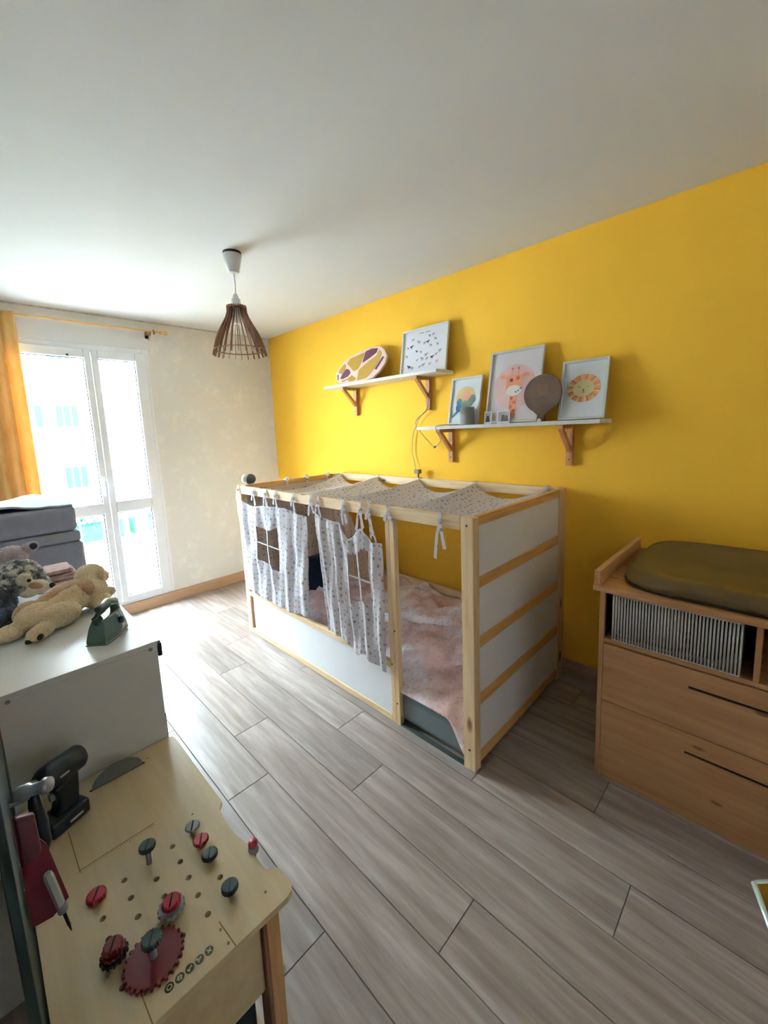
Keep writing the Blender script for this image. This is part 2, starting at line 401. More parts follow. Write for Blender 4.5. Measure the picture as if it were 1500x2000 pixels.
def hedge(x, y, z, sx, label):
    o = MB()
    rnd = random.Random(int(x*100))
    for i in range(260):
        cx, cy, cz = x+rnd.uniform(-sx, sx), y+rnd.uniform(-.2, .2), z+rnd.uniform(0, .32)
        a = Vector([rnd.uniform(-1, 1) for _ in range(3)]).normalized(); c = a.cross(Vector((.3, .2, .9))).normalized(); s = rnd.uniform(.03, .06); n = len(o.v); p = Vector((cx, cy, cz))
        o.v += [tuple(p-a*s), tuple(p+c*s*.5), tuple(p+a*s), tuple(p-c*s*.5)]; o.f.append((n, n+1, n+2, n+3))
    o.box(x-sx, x+sx, y-.18, y+.18, z-.25+.0, z+.04)
    return tag(o.build('hedge', M_LEAF), label, 'hedge')
M_LEAF = plain('leaf_green', (.008, .045, .020), .6, var=.3, scale=8)
hedge(-1.05, 9, -.0, .55, 'low green hedge seen through the left door pane')
hedge(.15, 9, -.0, .5, 'low green hedge seen through the right lower pane')
bd = empty('apartment_building', (.5, 22, -3.1), 'pale sunlit apartment building seen far beyond the balcony', 'building')
bx('wall', (-14, 16, 22, 30, -3.1, 12), M_FAC, bd)
for z in (.85, 1.85, 4.4): bx('ledge', (-8, 10, 21.75, 22, z, z+.09), M_RAILM, bd)
def bwin(x0, x1, z0, z1, n, mat):
    fr = MB(); d = .05
    fr.box(x0-d, x1+d, 21.94, 22, z0-d, z0).box(x0-d, x1+d, 21.94, 22, z1, z1+d)
    for i in range(n+1):
        xx = x0+(x1-x0)*i/n; fr.box(xx-d/2, xx+d/2, 21.94, 22, z0, z1)
    f = fr.build('window', M_RAILM, bd)
    for i in range(n):
        a = x0+(x1-x0)*i/n+d/2; b = x0+(x1-x0)*(i+1)/n-d/2
        bx('shutter', (a, b, 21.95, 21.99, z0, z1), mat, f)
for m_ in (M_CYAN, M_LEAF, M_RAILM): m_.node_tree.nodes['Principled BSDF'].inputs['Specular IOR Level'].default_value = 0
bwin(-.26, .02, 2.22, 3.1, 1, M_CYAN); bwin(.43, 1.22, 2.22, 3.1, 3, M_CYAN); bwin(.46, 1.27, -.4, .5, 3, M_CYAN)
bwin(3.6, 4.6, 2.22, 3.1, 3, M_CYAN); bwin(-3, -2.2, 2.22, 3.1, 3, M_CYAN); bwin(3.6, 4.6, -.4, .5, 3, M_CYAN); bwin(-3, -2.2, -.4, .5, 3, M_CYAN)
bwin(.43, 1.22, 5, 5.9, 3, M_CYAN); bwin(-3, -2.2, 5, 5.9, 3, M_CYAN)
sh = empty('folding_shutter', (-1.2, 4.35, 0), 'folded pale green shutter standing open outside the right window leaf', 'shutter')
for i in range(3):
    y0 = 4.34+i*.10
    bx('shutter_leaf', (-1.33+.03*i, -1.30+.03*i, y0, y0+.30, .06, 2.25), plain('shutter_%d' % i, ['3c4a49', '28323a', '55615f'][i], .5), sh, .003)

# ------------------------------------------------------------------ curtain and rod
cr = empty('curtain_rod', (-1.7, 4.0, 2.456), 'thin wooden curtain rod with knobbed ends above the glazed door', 'curtain rod')
MB().tube([(-2.75, 4.0, 2.456), (-1.12, 4.0, 2.456)], .008, 10).build('pole', M_PINEX, cr, smooth=True)
MB().lathe([(.001, 0), (.012, .002), (.015, .015), (.010, .03), (.016, .04), (.018, .055), (.008, .07)], 16, Matrix.Translation((-1.12, 4.0, 2.456)) @ Matrix.Rotation(R(90), 4, 'Y')).build('finial', M_PINEX, cr, smooth=True)
for x in (-1.205, -2.6):
    MB().box(x-.012, x+.012, 4.0, Y1, 2.43, 2.455).box(x-.018, x+.018, Y1-.012, Y1, 2.40, 2.48).box(x-.012, x+.012, 3.985, 4.015, 2.425, 2.447).build('bracket', M_WALN, cr, bevel=.003)
MB().lathe([(.013, 0), (.020, 0), (.020, .006), (.013, .006)], 20, Matrix.Translation((-1.17, 4.0, 2.452)) @ Matrix.Rotation(R(80), 4, 'Y'), cap=False).build('ring', M_WALN, cr, smooth=True)

def sheet(nu, nv, fn, uvs=(1, 1), hole=None):
    m = MB(); m.uv = []
    for j in range(nv+1):
        for i in range(nu+1):
            u, v = i/nu, j/nv; m.v.append(tuple(fn(u, v))); m.uv.append((u*uvs[0], v*uvs[1]))
    for j in range(nv):
        for i in range(nu):
            if hole and hole((i+.5)/nu, (j+.5)/nv): continue
            a = j*(nu+1)+i; m.f.append((a, a+1, a+nu+2, a+nu+1))
    return m
def thicken(o, t=.002):
    s = o.modifiers.new('solid', 'SOLIDIFY'); s.thickness = t; s.offset = 0; return o
def curt(u, v):
    x = -2.66+.575*u; z = .03+2.44*v
    return (x+.01*math.sin(u*40), 3.995+(.022*math.sin(u*44)+.012*math.sin(u*93+1))*(1-.55*v), z)
c = sheet(120, 24, curt, (.6, 2.4)).build('curtain', M_CURT, smooth=True); thicken(c)
tag(c, 'golden yellow curtain hanging at the left of the glazed door', 'curtain')

# ------------------------------------------------------------------ pendant lamp
lp = empty('pendant_lamp', (-1.255, 2.31, ZC), 'pendant lamp with a bell shade of brown wooden slats on a white cord', 'lamp')
T = lambda x, y, z: Matrix.Translation((x, y, z))
LX, LY = -1.255, 2.31
MB().lathe([(.05, 2.54), (.05, ZC)], 24, T(LX, LY, 0)).build('ceiling_box', M_BLACK, lp)
MB().lathe([(.028, 2.445), (.03, 2.445), (.052, 2.542), (.048, 2.542), (.027, 2.449)], 28, T(LX, LY, 0)).build('ceiling_cup', M_WHITEP, lp, smooth=True)
MB().tube([(LX, LY, 2.45), (LX+.004, LY, 2.39), (LX, LY, 2.31)], .0035).build('cord', M_STRING, lp, smooth=True)
MB().lathe([(.006, 2.335), (.012, 2.33), (.017, 2.31), (.024, 2.305), (.025, 2.25), (.022, 2.18), (.018, 2.17)], 24, T(LX, LY, 0)).build('socket', M_WHITEP, lp, smooth=True)
MB().lathe([(.024, 2.255), (.054, 2.255), (.054, 2.26), (.024, 2.26)], 28, T(LX, LY, 0), cap=False).build('top_ring', M_WALN, lp)
for z, r in ((2.032, .142), (2.058, .13)):
    pass
MB().lathe([(.128, 2.022), (.146, 2.022), (.146, 2.026), (.128, 2.026), (.128, 2.022)], 48, T(LX, LY, 0), cap=False).build('lower_ring', M_WALN, lp)
prof_out = [(.050, 2.268), (.055, 2.268), (.056, 2.235), (.066, 2.205), (.088, 2.165), (.108, 2.13), (.126, 2.09), (.139, 2.05), (.149, 2.01), (.153, 1.995)]
prof_in = [(.141, 1.995), (.137, 2.01), (.123, 2.05), (.108, 2.09), (.09, 2.13), (.07, 2.165), (.05, 2.2), (.040, 2.235), (.038, 2.268)]
pts = prof_out+prof_in
base_slat = None
for i in range(24):
    if base_slat is None:
        mm = MB().prism([(p[0], p[1]) for p in pts], .0035, Matrix.Rotation(R(90), 4, 'X') @ T(0, 0, -.00175))
        base_slat = mm.build('slat', M_WALN, lp); o = base_slat
    else: o = base_slat.copy(); COL.objects.link(o)
    o.rotation_euler = (0, 0, 2*math.pi*i/24); o.location = Vector((LX, LY, 0))-lp.location

# ------------------------------------------------------------------ shelves
def shelf(y0, y1, zt, brs, label):
    s = empty('wall_shelf', (0, (y0+y1)/2, zt), label, 'shelf')
    bx('shelf_board', (-.2, -.001, y0, y1, zt-.022, zt), M_SHELF, s, .002)
    for y in brs:
        zb = zt-.022; q = MB()
        q.box(-.03, -.001, y-.018, y+.018, zb-.235, zb).box(-.175, -.03, y-.018, y+.018, zb-.022, zb)
        a = Vector((-.165, 0, zb-.022)); b = Vector((-.03, 0, zb-.16)); d = (b-a); n = Vector((d.z, 0, -d.x)).normalized()*.028
        poly = [(a.x, a.z), (b.x, b.z), (b.x, b.z+.035), (a.x+.035, a.z)]
        q.prism([(p[0], p[1]) for p in poly], .026, T(0, y+.013, 0) @ Matrix.Rotation(R(90), 4, 'X'))
        br = q.build('bracket', M_BRK, s, bevel=.0015)
        MB().lathe([(.004, 0), (.004, .002)], 10, T(-.032, y, zb-.2) @ Matrix.Rotation(R(90), 4, 'Y')).build('screw', M_TAUPE, br)
shelf(1.695, 2.905, 1.922, (2.70, 1.905), 'upper white wall shelf on wooden brackets holding the map-like plaque')
shelf(.683, 1.875, 1.543, (1.712, .893), 'lower white wall shelf on wooden brackets, nearer the camera')

def leanmat(yc, zb, x_bot, tilt):
    """local: X right as seen from the room (towards -y), Y up, Z out to the room"""
    m = Matrix(((0, 0, -1, 0), (-1, 0, 0, 0), (0, 1, 0, 0), (0, 0, 0, 1)))
    return T(x_bot, yc, zb) @ Matrix.Rotation(tilt, 4, 'Y') @ m
def picture(yc, zb, wd, ht, x_bot, tilt, label, frame_mat, paper_mat, name='picture_frame', fw=.012, depth=.018):
    mt = leanmat(yc, zb, x_bot, tilt); root = empty(name, (x_bot, yc, zb), label, 'picture')
    q = MB(); a = wd/2
    q.box(-a, -a+fw, 0, ht, 0, depth, mt).box(a-fw, a, 0, ht, 0, depth, mt).box(-a+fw, a-fw, 0, fw, 0, depth, mt).box(-a+fw, a-fw, ht-fw, ht, 0, depth, mt)
    q.build('frame', frame_mat, root, bevel=.001)
    MB().box(-a+fw*.5, a-fw*.5, fw*.5, ht-fw*.5, .001, .006, mt).build('print', paper_mat, root)
    return root, mt
def deco(root, mt, name, polys, mat, z=.0062, h=.0006):
    q = MB()
    for p in polys: q.prism(p, h, mt @ T(0, 0, z))
    return q.build(name, mat, root)
def circ(cx, cy, rx, ry=None, n=24, a0=0, a1=360):
    ry = ry or rx; return [(cx+rx*math.cos(R(a0+(a1-a0)*i/n)), cy+ry*math.sin(R(a0+(a1-a0)*i/n))) for i in range(n + (0 if a1-a0 == 360 else 1))]
def rect(x0, y0, x1, y1): return [(x0, y0), (x1, y0), (x1, y1), (x0, y1)]
INK = flat('ink_grey', '4c4c55'); INK2 = flat('ink_light', 'a2a0ab'); INKP = flat('ink_rose', 'd8a9a0')
# poster with small animals
rt, mt = picture(1.90, 1.923, .415, .325, -.085, R(9), 'white framed poster of many tiny grey animal drawings on the upper shelf', M_FRAME, M_PAPER)
rnd = random.Random(3); marks = [(-.15,.20,1),(-.11,.255,2),(-.05,.23,2),(0,.215,2),(.045,.26,1),(.075,.265,1),(.03,.22,0),(.06,.19,1),(.12,.19,1),(-.12,.205,0),(-.16,.14,2),(-.065,.165,0),(-.025,.155,1),(.02,.13,2),(.03,.10,1),(.075,.105,0),(.11,.12,2),(-.13,.06,0),(-.10,.05,1),(-.06,.10,2),(-.03,.05,2),(.0,.06,2),(.06,.06,3),(.12,.07,3),(.14,.14,2),(.10,.23,2),(-.01,.105,2)]
for x, y, t in marks:
    s = rnd.uniform(.008, .013); d = rnd.choice((-1, 1))
    body = circ(x, y, s, s*.6, 10); head = circ(x+d*s*1.1, y+s*.55, s*.45, None, 8)
    legs = [rect(x-s*.7, y-s*1.3, x-s*.4, y), rect(x+s*.4, y-s*1.3, x+s*.7, y)]
    deco(rt, mt, 'animal_drawing', [body, head]+legs, (INK, INK2, INK2, INKP)[t])
deco(rt, mt, 'heading_mark', [rect(-.05+i*.011, .287, -.044+i*.011, .293) for i in range(4)]+[rect(.004+i*.011, .287, .010+i*.011, .293) for i in range(4)], INK)
# tropical bird print
rt, mt = picture(1.552, 1.544, .235, .318, -.105, R(12), 'smallest framed print with a blue bird and leaves under a sand arch', M_FRAME, M_PAPERB)
deco(rt, mt, 'sand_circle', [circ(.0, .185, .072)], flat('sand', 'd3b27c'))
deco(rt, mt, 'peach_sun', [circ(.012, .185, .035)], flat('peach', 'e3a37d'), .0068)
deco(rt, mt, 'leaf_print', [circ(x, y, .022, .03, 12) for x, y in ((-.045,.15),(.0,.135),(.04,.15),(.055,.17),(.02,.12))], flat('sage', '76877a'), .0074)
deco(rt, mt, 'bird_print', [circ(-.045, .115, .024, .03, 14), [(-.055,.10),(-.035,.095),(-.085,.05),(-.095,.055)], circ(-.05, .15, .013)], flat('bird_blue', '2d6790'), .008)
# giraffe print
rt, mt = picture(1.205, 1.544, .34, .445, -.118, R(12), 'largest framed print with a giraffe in front of a pink circle', M_FRAMEG, M_PAPERP)
deco(rt, mt, 'pink_circle', [circ(.0, .22, .135)], flat('rose', 'd9b3ae'))
OR = flat('giraffe_orange', 'd98a62'); BR = flat('giraffe_brown', '9c4f3e')
deco(rt, mt, 'giraffe_neck', [rect(-.022, .03, .022, .17)], OR, .0068)
deco(rt, mt, 'giraffe_head', [[(-.055,.2),(.055,.2),(.045,.29),(-.045,.29)], circ(-.07,.285,.024,.012,10), circ(.07,.285,.024,.012,10), rect(-.024,.28,-.016,.325), rect(.016,.28,.024,.325)], OR, .0074)
deco(rt, mt, 'giraffe_muzzle', [circ(0, .195, .05, .033)], flat('cream', 'f0e6e0'), .008)
deco(rt, mt, 'giraffe_patch', [rect(-.018+.02*(i % 2), .04+.025*i, -.002+.02*(i % 2), .056+.025*i) for i in range(5)]+[rect(-.03,.25,-.012,.27), rect(.01,.26,.03,.28), circ(-.02,.33,.007), circ(.02,.33,.007)], BR, .0086)
deco(rt, mt, 'flower_mark', [circ(.015,.185,.006), circ(.03,.192,.006), circ(.045,.205,.007)], flat('flower_blue', '6775a8'), .0092)
for i, (y, x, wd, ht) in enumerate(((1.352, -.125, .05, .075), (1.245, -.128, .085, .075))):
    ph = empty('photo_print', (x, y, 1.544), ['small black and white photo print leaning at the foot of the giraffe print, left one', 'small black and white photo print leaning below the giraffe neck'][i], 'photo', 'small photo prints on the lower shelf')
    mp = leanmat(y, 1.544, x-.012, R(7))
    MB().box(-wd/2, wd/2, 0, ht, 0, .001, mp).build('photo_paper', M_PAPER, ph)
    deco(ph, mp, 'photo_image', [rect(-wd/2+.006, .01, wd/2-.006, ht-.006)], flat('photo_grey_%d' % i, ['9c9a96', 'b0a8a8'][i]), .0012)
    deco(ph, mp, 'photo_figure', [circ(.0, ht*.55, .009), [(-.014,.012),(.014,.012),(.01,ht*.48),(-.01,ht*.48)]]+([circ(.022, ht*.5, .008), [(.012,.012),(.034,.012),(.03,ht*.4),(.016,ht*.4)]] if i else []), flat('photo_dark_%d' % i, '3a3836'), .002)
# lion print
rt, mt = picture(.806, 1.544, .238, .325, -.105, R(12), 'framed print of a lion face with a striped orange mane', M_FRAMEG, M_PAPERB)
O1, O2, O3 = flat('mane_orange', 'e0924f'), flat('mane_rust', 'c9734a'), flat('mane_sand', 'e3bd84')
N = 36
for i in range(N):
    a = 360*i/N; w_ = R(360/N*.40); ca = R(a)
    pr = [(math.cos(ca+da)*rr_, math.sin(ca+da)*rr_*.88+.17) for da, rr_ in ((-w_*1.3, .052), (w_*1.3, .052), (w_, .086), (-w_, .086))]
    deco(rt, mt, 'mane_strip', [pr], (O1, O3, O2)[i % 3], .0066)
deco(rt, mt, 'lion_face', [circ(0, .168, .056, .044)], flat('lion_cream', 'dccf9a'), .0074)
deco(rt, mt, 'lion_features', [circ(0, .160, .007, .006, 3), circ(-.022, .178, .003), circ(.022, .178, .003), rect(-.001,.148,.001,.156), rect(-.008,.146,.008,.148)], flat('lion_dark', '4a3b30'), .008)
# wooden balloon plaque
pq = empty('wooden_plaque', (-.13, 1.005, 1.544), 'dark walnut balloon-shaped plaque with a short engraved line', 'plaque')
mp = leanmat(1.005, 1.544, -.15, R(7))
out = circ(0, .155, .108, .108, 40, -62, 242)+[(-.022, .035), (-.026, .0), (.026, .0), (.022, .035)]
MB().prism(out, .008, mp).build('board', M_DISC, pq, bevel=.0008)
deco(pq, mp, 'engraving', [rect(-.033, .125, .033, .132)], flat('burnt', '2a190d'), .0082)
deco(pq, mp, 'engraved_bear', [circ(0,.175,.03,.03,20), circ(-.024,.2,.01), circ(.024,.2,.01)], flat('burnt_light', '644527'), .0081)
sb = MB().lathe([(.001, 0), (.011, .001), (.012, .008), (.007, .016), (.001, .019)], 16, T(-.165, 1.01, 1.543)).build('salt_ball', M_WHITEP, smooth=True)
sb.name = 'small_knob'; tag(sb, 'tiny white knob standing in front of the walnut plaque', 'knob')
# grey cup
cp = empty('grey_cup', (-.153, 1.49, 1.543), 'matte grey cylindrical cup before the blue bird print', 'cup')
MB().lathe([(.001, 1.543), (.043, 1.543), (.045, 1.548), (.045, 1.655), (.042, 1.655), (.041, 1.552), (.001, 1.549)], 32, T(-.153, 1.49, 0), cap=False).build('body', plain('cup_grey', '8c8a86', .6), cp, smooth=True)
# map-like plaque
mpq = empty('puzzle_plaque', (-.12, 2.53, 1.923), 'wide rounded plaque with ochre and purple patches in a pale pink rim', 'plaque')
mq = leanmat(2.53, 1.922, -.135, R(20))
def rp(L): return [((x-.0)*1.0, y) for x, y in L]
rim = [(-.30,.10),(-.285,.15),(-.24,.195),(-.18,.235),(-.05,.268),(.10,.285),(.19,.275),(.25,.235),(.29,.175),(.285,.12),(.245,.06),(.18,.015),(.09,.0),(-.14,.0),(-.235,.015),(-.285,.055)]
MB().prism(rim, .02, mq).build('rim', flat('plaque_rim', 'ecc9bd'), mpq, bevel=.003)
OC = flat('ochre_patch', 'ab8428'); PU = flat('purple_patch', '5f2f45')
patches = [([(-.27,.11),(-.25,.15),(-.21,.185),(-.185,.165),(-.19,.12),(-.215,.095)], OC), ([(-.175,.18),(-.15,.22),(.02,.25),(.0,.16),(-.02,.11),(-.07,.10),(-.11,.13)], OC),
 ([(-.21,.09),(-.17,.135),(-.13,.12),(-.105,.09),(-.13,.06),(-.19,.045),(-.225,.05)], PU), ([(.03,.255),(.10,.268),(.17,.258),(.165,.225),(.11,.195),(.05,.17),(.02,.16)], PU),
 ([(.19,.245),(.225,.215),(.215,.16),(.17,.08),(.11,.02),(.0,.012),(-.005,.10),(.06,.14),(.10,.165),(.17,.195)], OC), ([(-.20,.03),(-.13,.04),(-.08,.065),(-.02,.03),(-.03,.012),(-.09,.012),(-.13,.03),(-.19,.014)], OC),
 ([(.245,.18),(.26,.17),(.205,.075),(.185,.085)], PU), ([(-.275,.09),(-.262,.095),(-.245,.045),(-.255,.04)], PU)]
for i, (p, mt_) in enumerate(patches): deco(mpq, mq, 'patch', [p], mt_, .0202, .002)

# cables
def curve(name, pts, r, mat, parent=None):
    # catmull-rom samples
    P = [Vector(p) for p in pts]; P = [P[0]]+P+[P[-1]]; outp = []
    for i in range(1, len(P)-2):
        for k in range(6):
            t = k/6; a, b, c_, d = P[i-1], P[i], P[i+1], P[i+2]
            outp.append(.5*((2*b)+(-a+c_)*t+(2*a-5*b+4*c_-d)*t*t+(-a+3*b-3*c_+d)*t**3))
    outp.append(P[-2]); return MB().tube(outp, r, 6).build(name, mat, parent, smooth=True)
M_CORD = plain('grey_cord', 'b9b2a0', .6)
c1 = empty('lamp_cable', (-.03, 2.0, 1.2), 'thin pale cable hanging from the upper shelf bracket down to the bed rail', 'cable')
curve('cable', [(-.04,1.885,1.80),(-.045,1.895,1.69),(-.03,1.974,1.626),(-.02,2.026,1.56),(-.02,2.065,1.484),(-.02,2.08,1.366),(-.02,2.062,1.287),(-.04,2.03,1.205)], .0032, M_CORD, c1)
MB().box(-.075,-.04,1.975,2.02,1.195,1.225).box(-.062,-.048,1.99,2.0,1.155,1.195).build('clamp', plain('clamp_khaki', '8d8264', .5), c1, bevel=.003)
c2 = empty('charging_cable', (-.03, 1.83, 1.4), 'thin pale cable looping under the lower shelf to the grey cup', 'cable')
curve('cable', [(-.035,1.914,1.78),(-.03,1.915,1.668),(-.205,1.88,1.57),(-.05,1.878,1.425),(-.05,1.832,1.399),(-.06,1.775,1.442),(-.21,1.70,1.515),(-.21,1.68,1.547),(-.17,1.55,1.549)], .0028, M_CORD, c2)
MB().lathe([(.001,0),(.008,.001),(.008,.02),(.001,.022)], 12, T(-.05,1.845,1.39) @ Matrix.Rotation(R(60),4,'X')).build('plug', plain('plug_grey','9a948c',.5), c2, smooth=True)

# ------------------------------------------------------------------ bed
XL, XR, YN, YF, BT = -1.038, -.048, .896, 2.963, 1.16
bed = empty('house_bed', ((XL+XR)/2, (YN+YF)/2, 0), 'child bed frame of pine posts with white panels against the yellow wall', 'bed')
def bb(name, b, mat, bev=.003): return bx(name, b, mat, bed, bev)
for y0 in (YN, YF-.06):
    bb('post', (XL, XL+.018, y0, y0+.06, 0, BT), M_PINEZ); bb('post', (XL+.019, XL+.048, y0+.0, y0+.06, 0, BT-.002), M_PINEZ)
    bb('post', (XR-.085, XR, y0+.002, y0+.032, 0, BT), M_PINEZ); bb('post', (XR-.03, XR, y0+.033, y0+.075, 0, BT), M_PINEZ)
bb('post', (XL-.001, XL+.03, 1.343, 1.372, 0, BT-.06), M_PINEZ); bb('post', (XL, XL+.045, 1.373, 1.402, 0, BT-.06), M_PINEZ)
# end rails and boards
for yy, s in ((YN, 1), (YF, -1)):
    ya, yb = sorted((yy+s*.004, yy+s*.030))
    xa, xb = XL+.049, XR-.086
    for z0, z1 in ((1.118, BT), (.845, .893), (.572, .622), (.300, .352), (.022, .072)):
        bb('end_rail', (xa, xb, ya, yb, z0, z1), M_PINEX)
    ya, yb = sorted((yy+s*.010, yy+s*.022))
    for z0, z1 in ((.893, 1.118), (.622, .845), (.352, .572), (.072, .300)):
        bb('end_board', (xa, xb, ya, yb, z0, z1), M_BOARD, .001)
bb('long_rail', (XL, XL+.026, YN+.061, YF-.061, BT-.058, BT), M_PINEY)
bb('long_rail', (XR-.026, XR, YN+.076, YF-.076, BT-.058, BT), M_PINEY)
# front lower panel (left of the middle post)
bb('side_rail', (XL+.001, XL+.026, 1.403, YF-.061, .302, .340), M_PINEY); bb('side_rail', (XL+.001, XL+.026, 1.403, YF-.061, 0.0, .038), M_PINEY)
sp = bb('side_board', (XL+.005, XL+.017, 1.403, YF-.105, .038, .302), M_BOARD, .001)
bb('slot_strip', (XL+.012, XL+.02, YF-.104, YF-.062, .038, .302), M_WALN, 0)
# rear lower panel
bb('side_rail', (XR-.030, XR-.004, YN+.076, YF-.076, .300, .352), M_PINEY); bb('side_board', (XR-.022, XR-.010, YN+.076, YF-.076, .05, .300), M_BOARD, .001)
bb('side_rail', (XR-.030, XR-.004, YN+.076, YF-.076, 0, .05), M_PINEY)
# slats carrying the cloth roof? the real bed has ladder holes and screw caps
for y, z in ((1.36, .52), (1.36, .12), (1.388, .33)):
    MB().lathe([(.005, 0), (.005, .002)], 10, T(XL-.0005, y, z) @ Matrix.Rotation(R(-90), 4, 'Y')).build('screw_cap', M_TAUPE, bed)
for y, z in ((.925, 1.125), (.925, .10)):
    MB().lathe([(.005, 0), (.005, .002)], 10, T(XL-.0005, y, z) @ Matrix.Rotation(R(-90), 4, 'Y')).build('screw_cap', M_TAUPE, bed)

# mattress and duvet
mat_o = empty('mattress', (-.55, 1.95, 0), 'low slate grey vinyl mattress under the pink duvet', 'mattress')
def mtt(u, v): pass
q = MB().box(-1.015, -.085, .945, 2.89, .006, .188); o = q.build('cover', M_MATT, mat_o, smooth=False, bevel=.045, seg=5); auto(o, 60)
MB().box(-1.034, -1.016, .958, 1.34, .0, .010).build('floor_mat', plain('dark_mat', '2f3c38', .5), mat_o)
def hgt(x, y):
    n = Vector((x*3.1, y*2.6, .7)); from mathutils import noise as nz
    a = nz.noise(n)*.045+nz.noise(n*2.7)*.028+nz.noise(Vector((x*14, y*9, 2)))*.010+abs(nz.noise(Vector((x*9-y*4, y*5+x*5, 9))))*.022
    b = nz.noise(Vector((x*6+y*5, y*2-x*2, 5))); return a+.03*max(0, 1-abs(b)*5)
def duv(u, v):
    y = .955+1.93*u; x = -1.0+.91*v
    e = min(1, (v)/.10); z = .195+.075*min(1, v/.25)+hgt(x, y)*min(1, v*5+.2)
    z += .03*v
    k = max(0, min(1, (1.06-y)/.12)); k = k*k*(3-2*k)
    if v < .06:
        t = v/.06; z0 = .182-.15*k; z = z0+(z-z0)*t**.6; x = -1.022+(.0546+.022)*t**2.2
    else: z = max(z, .198)
    return (x, y, min(z, .36))
o = sheet(110, 70, duv, (1.9, .9)).build('duvet', M_DUV, smooth=True); thicken(o, .012)
tag(o, 'crumpled dusty pink duvet with pale floral patches lying on the mattress', 'duvet')
# navy box inside tent
pl_ = MB().box(-.52, -.30, -.035, .035, -.15, .15, T(-.2, 2.66, .40) @ Matrix.Rotation(R(-8), 4, 'X')).build('navy_cushion', plain('navy_cloth', '0f1a3a', .8, bump=.1), bevel=.02, seg=3)
tag(pl_, 'dark navy cushion standing inside the bed behind the tent opening', 'cushion')

# ------------------------------------------------------------------ play tent
tent = empty('play_tent', (-.55, 2.1, BT), 'white dotted cotton play tent tied over the pine bed frame', 'tent')
from mathutils import noise as NZ
def lerpT(t, L):
    if t <= L[0][0]: return L[0][1]
    for (a, b), (c_, d) in zip(L, L[1:]):
        if t <= c_: k = (t-a)/(c_-a); return b+(d-b)*k
    return L[-1][1]
def panel(name, yl_t, yl_b, yr_t, yr_b, ztop, zbot, folds, xb, hole, mat=M_TENT, nu=110, nv=110, xbot=None):
    def fn(u, v):   # v 0 bottom -> 1 top
        yt = yl_t+(yr_t-yl_t)*u; yb = yl_b+(yr_b-yl_b)*u; y = yb+(yt-yb)*v**.8
        z = zbot(u)+(ztop(u)-zbot(u))*v
        amp = folds*(.35+.65*math.sin(math.pi*min(1, .15+v*.8)))
        x = xb+amp*(math.sin(u*31+2*v)+.5*math.sin(u*57-3*v+1))+.012*NZ.noise(Vector((u*4, v*4, 3)))
        if xbot: x += xbot(u)*(1-v)
        return (x, y, z)
    o = sheet(nu, nv, fn, (abs(yl_t-yr_t)*1.25, .75), hole).build(name, mat, tent, smooth=True); thicken(o, .0015); return o, fn
# far front panel with window
zt = lambda u: lerpT(u, [(0,1.09),(.10,1.055),(.2,1.03),(.3,1.03),(.42,1.045),(.55,1.05),(.72,1.06),(.86,1.04),(1,1.03)])
zb_ = lambda u: lerpT(u, [(0,.365),(.5,.345),(.75,.345),(1,.375)])
def h1(u, v): 
    a, b = .30, .60
    top = .80-.05*math.sin(math.pi*(u-a)/(b-a)) if a < u < b else .8
    return a < u < b and (.36-.0+.08*(1-(u-a)/(b-a))) < v < top
p1, f1 = panel('front_panel', 2.95, 2.93, 2.05, 2.10, zt, zb_, .010, -1.052, h1)
zt2 = lambda u: lerpT(u, [(0,1.07),(.15,1.045),(.40,1.035),(.53,.955),(.58,.965),(.72,1.03),(.86,.965),(1,.972)])
zb2 = lambda u: lerpT(u, [(0,.36),(.35,.35),(.55,.30),(.62,.32),(.75,.30),(1,.285)])
def h2(u, v): return .52 < u < .80 and .44+.05*(u-.5) < v < .885-.05*math.sin(math.pi*(u-.52)/.28)
p2, f2 = panel('front_panel', 1.96, 1.89, 1.41, 1.41, zt2, zb2, .009, -1.056, h2, xbot=lambda u: -.006)
# window strings
def wstring(fn, u0, u1, v0, v1, parent):
    um = (u0+u1)/2; q = MB()
    q.ribbon([fn(um, v0+(v1-v0)*k/8) for k in range(9)], (0, 1, 0), .011)
    q.ribbon([tuple(Vector(fn(u0, (v0+v1)/2+.03)).lerp(Vector(fn(u1, (v0+v1)/2-.01)), k/4)) for k in range(5)], (0, 0, 1), .008)
    return q.build('window_string', M_STRING, parent)
wstring(f1, .29, .61, .40, .78, p1); wstring(f2, .51, .81, .45, .85, p2)
# inner cloths (hang inside: far end and rear)
o = sheet(50, 30, lambda u, v: (-.98+.86*u, 2.915-.02+.010*math.sin(u*26), .30+.80*v), (.9, .8)).build('inner_panel', M_TENTB, tent, smooth=True); thicken(o, .0015)
o = sheet(50, 30, lambda u, v: (-.30-.04*v+.012*math.sin(u*30), 2.9-.60*u, .27+(.80-.42*max(0, (u-.35)/.65))*v), (.8, .8)).build('inner_panel', M_TENTB, tent, smooth=True); thicken(o, .0015)
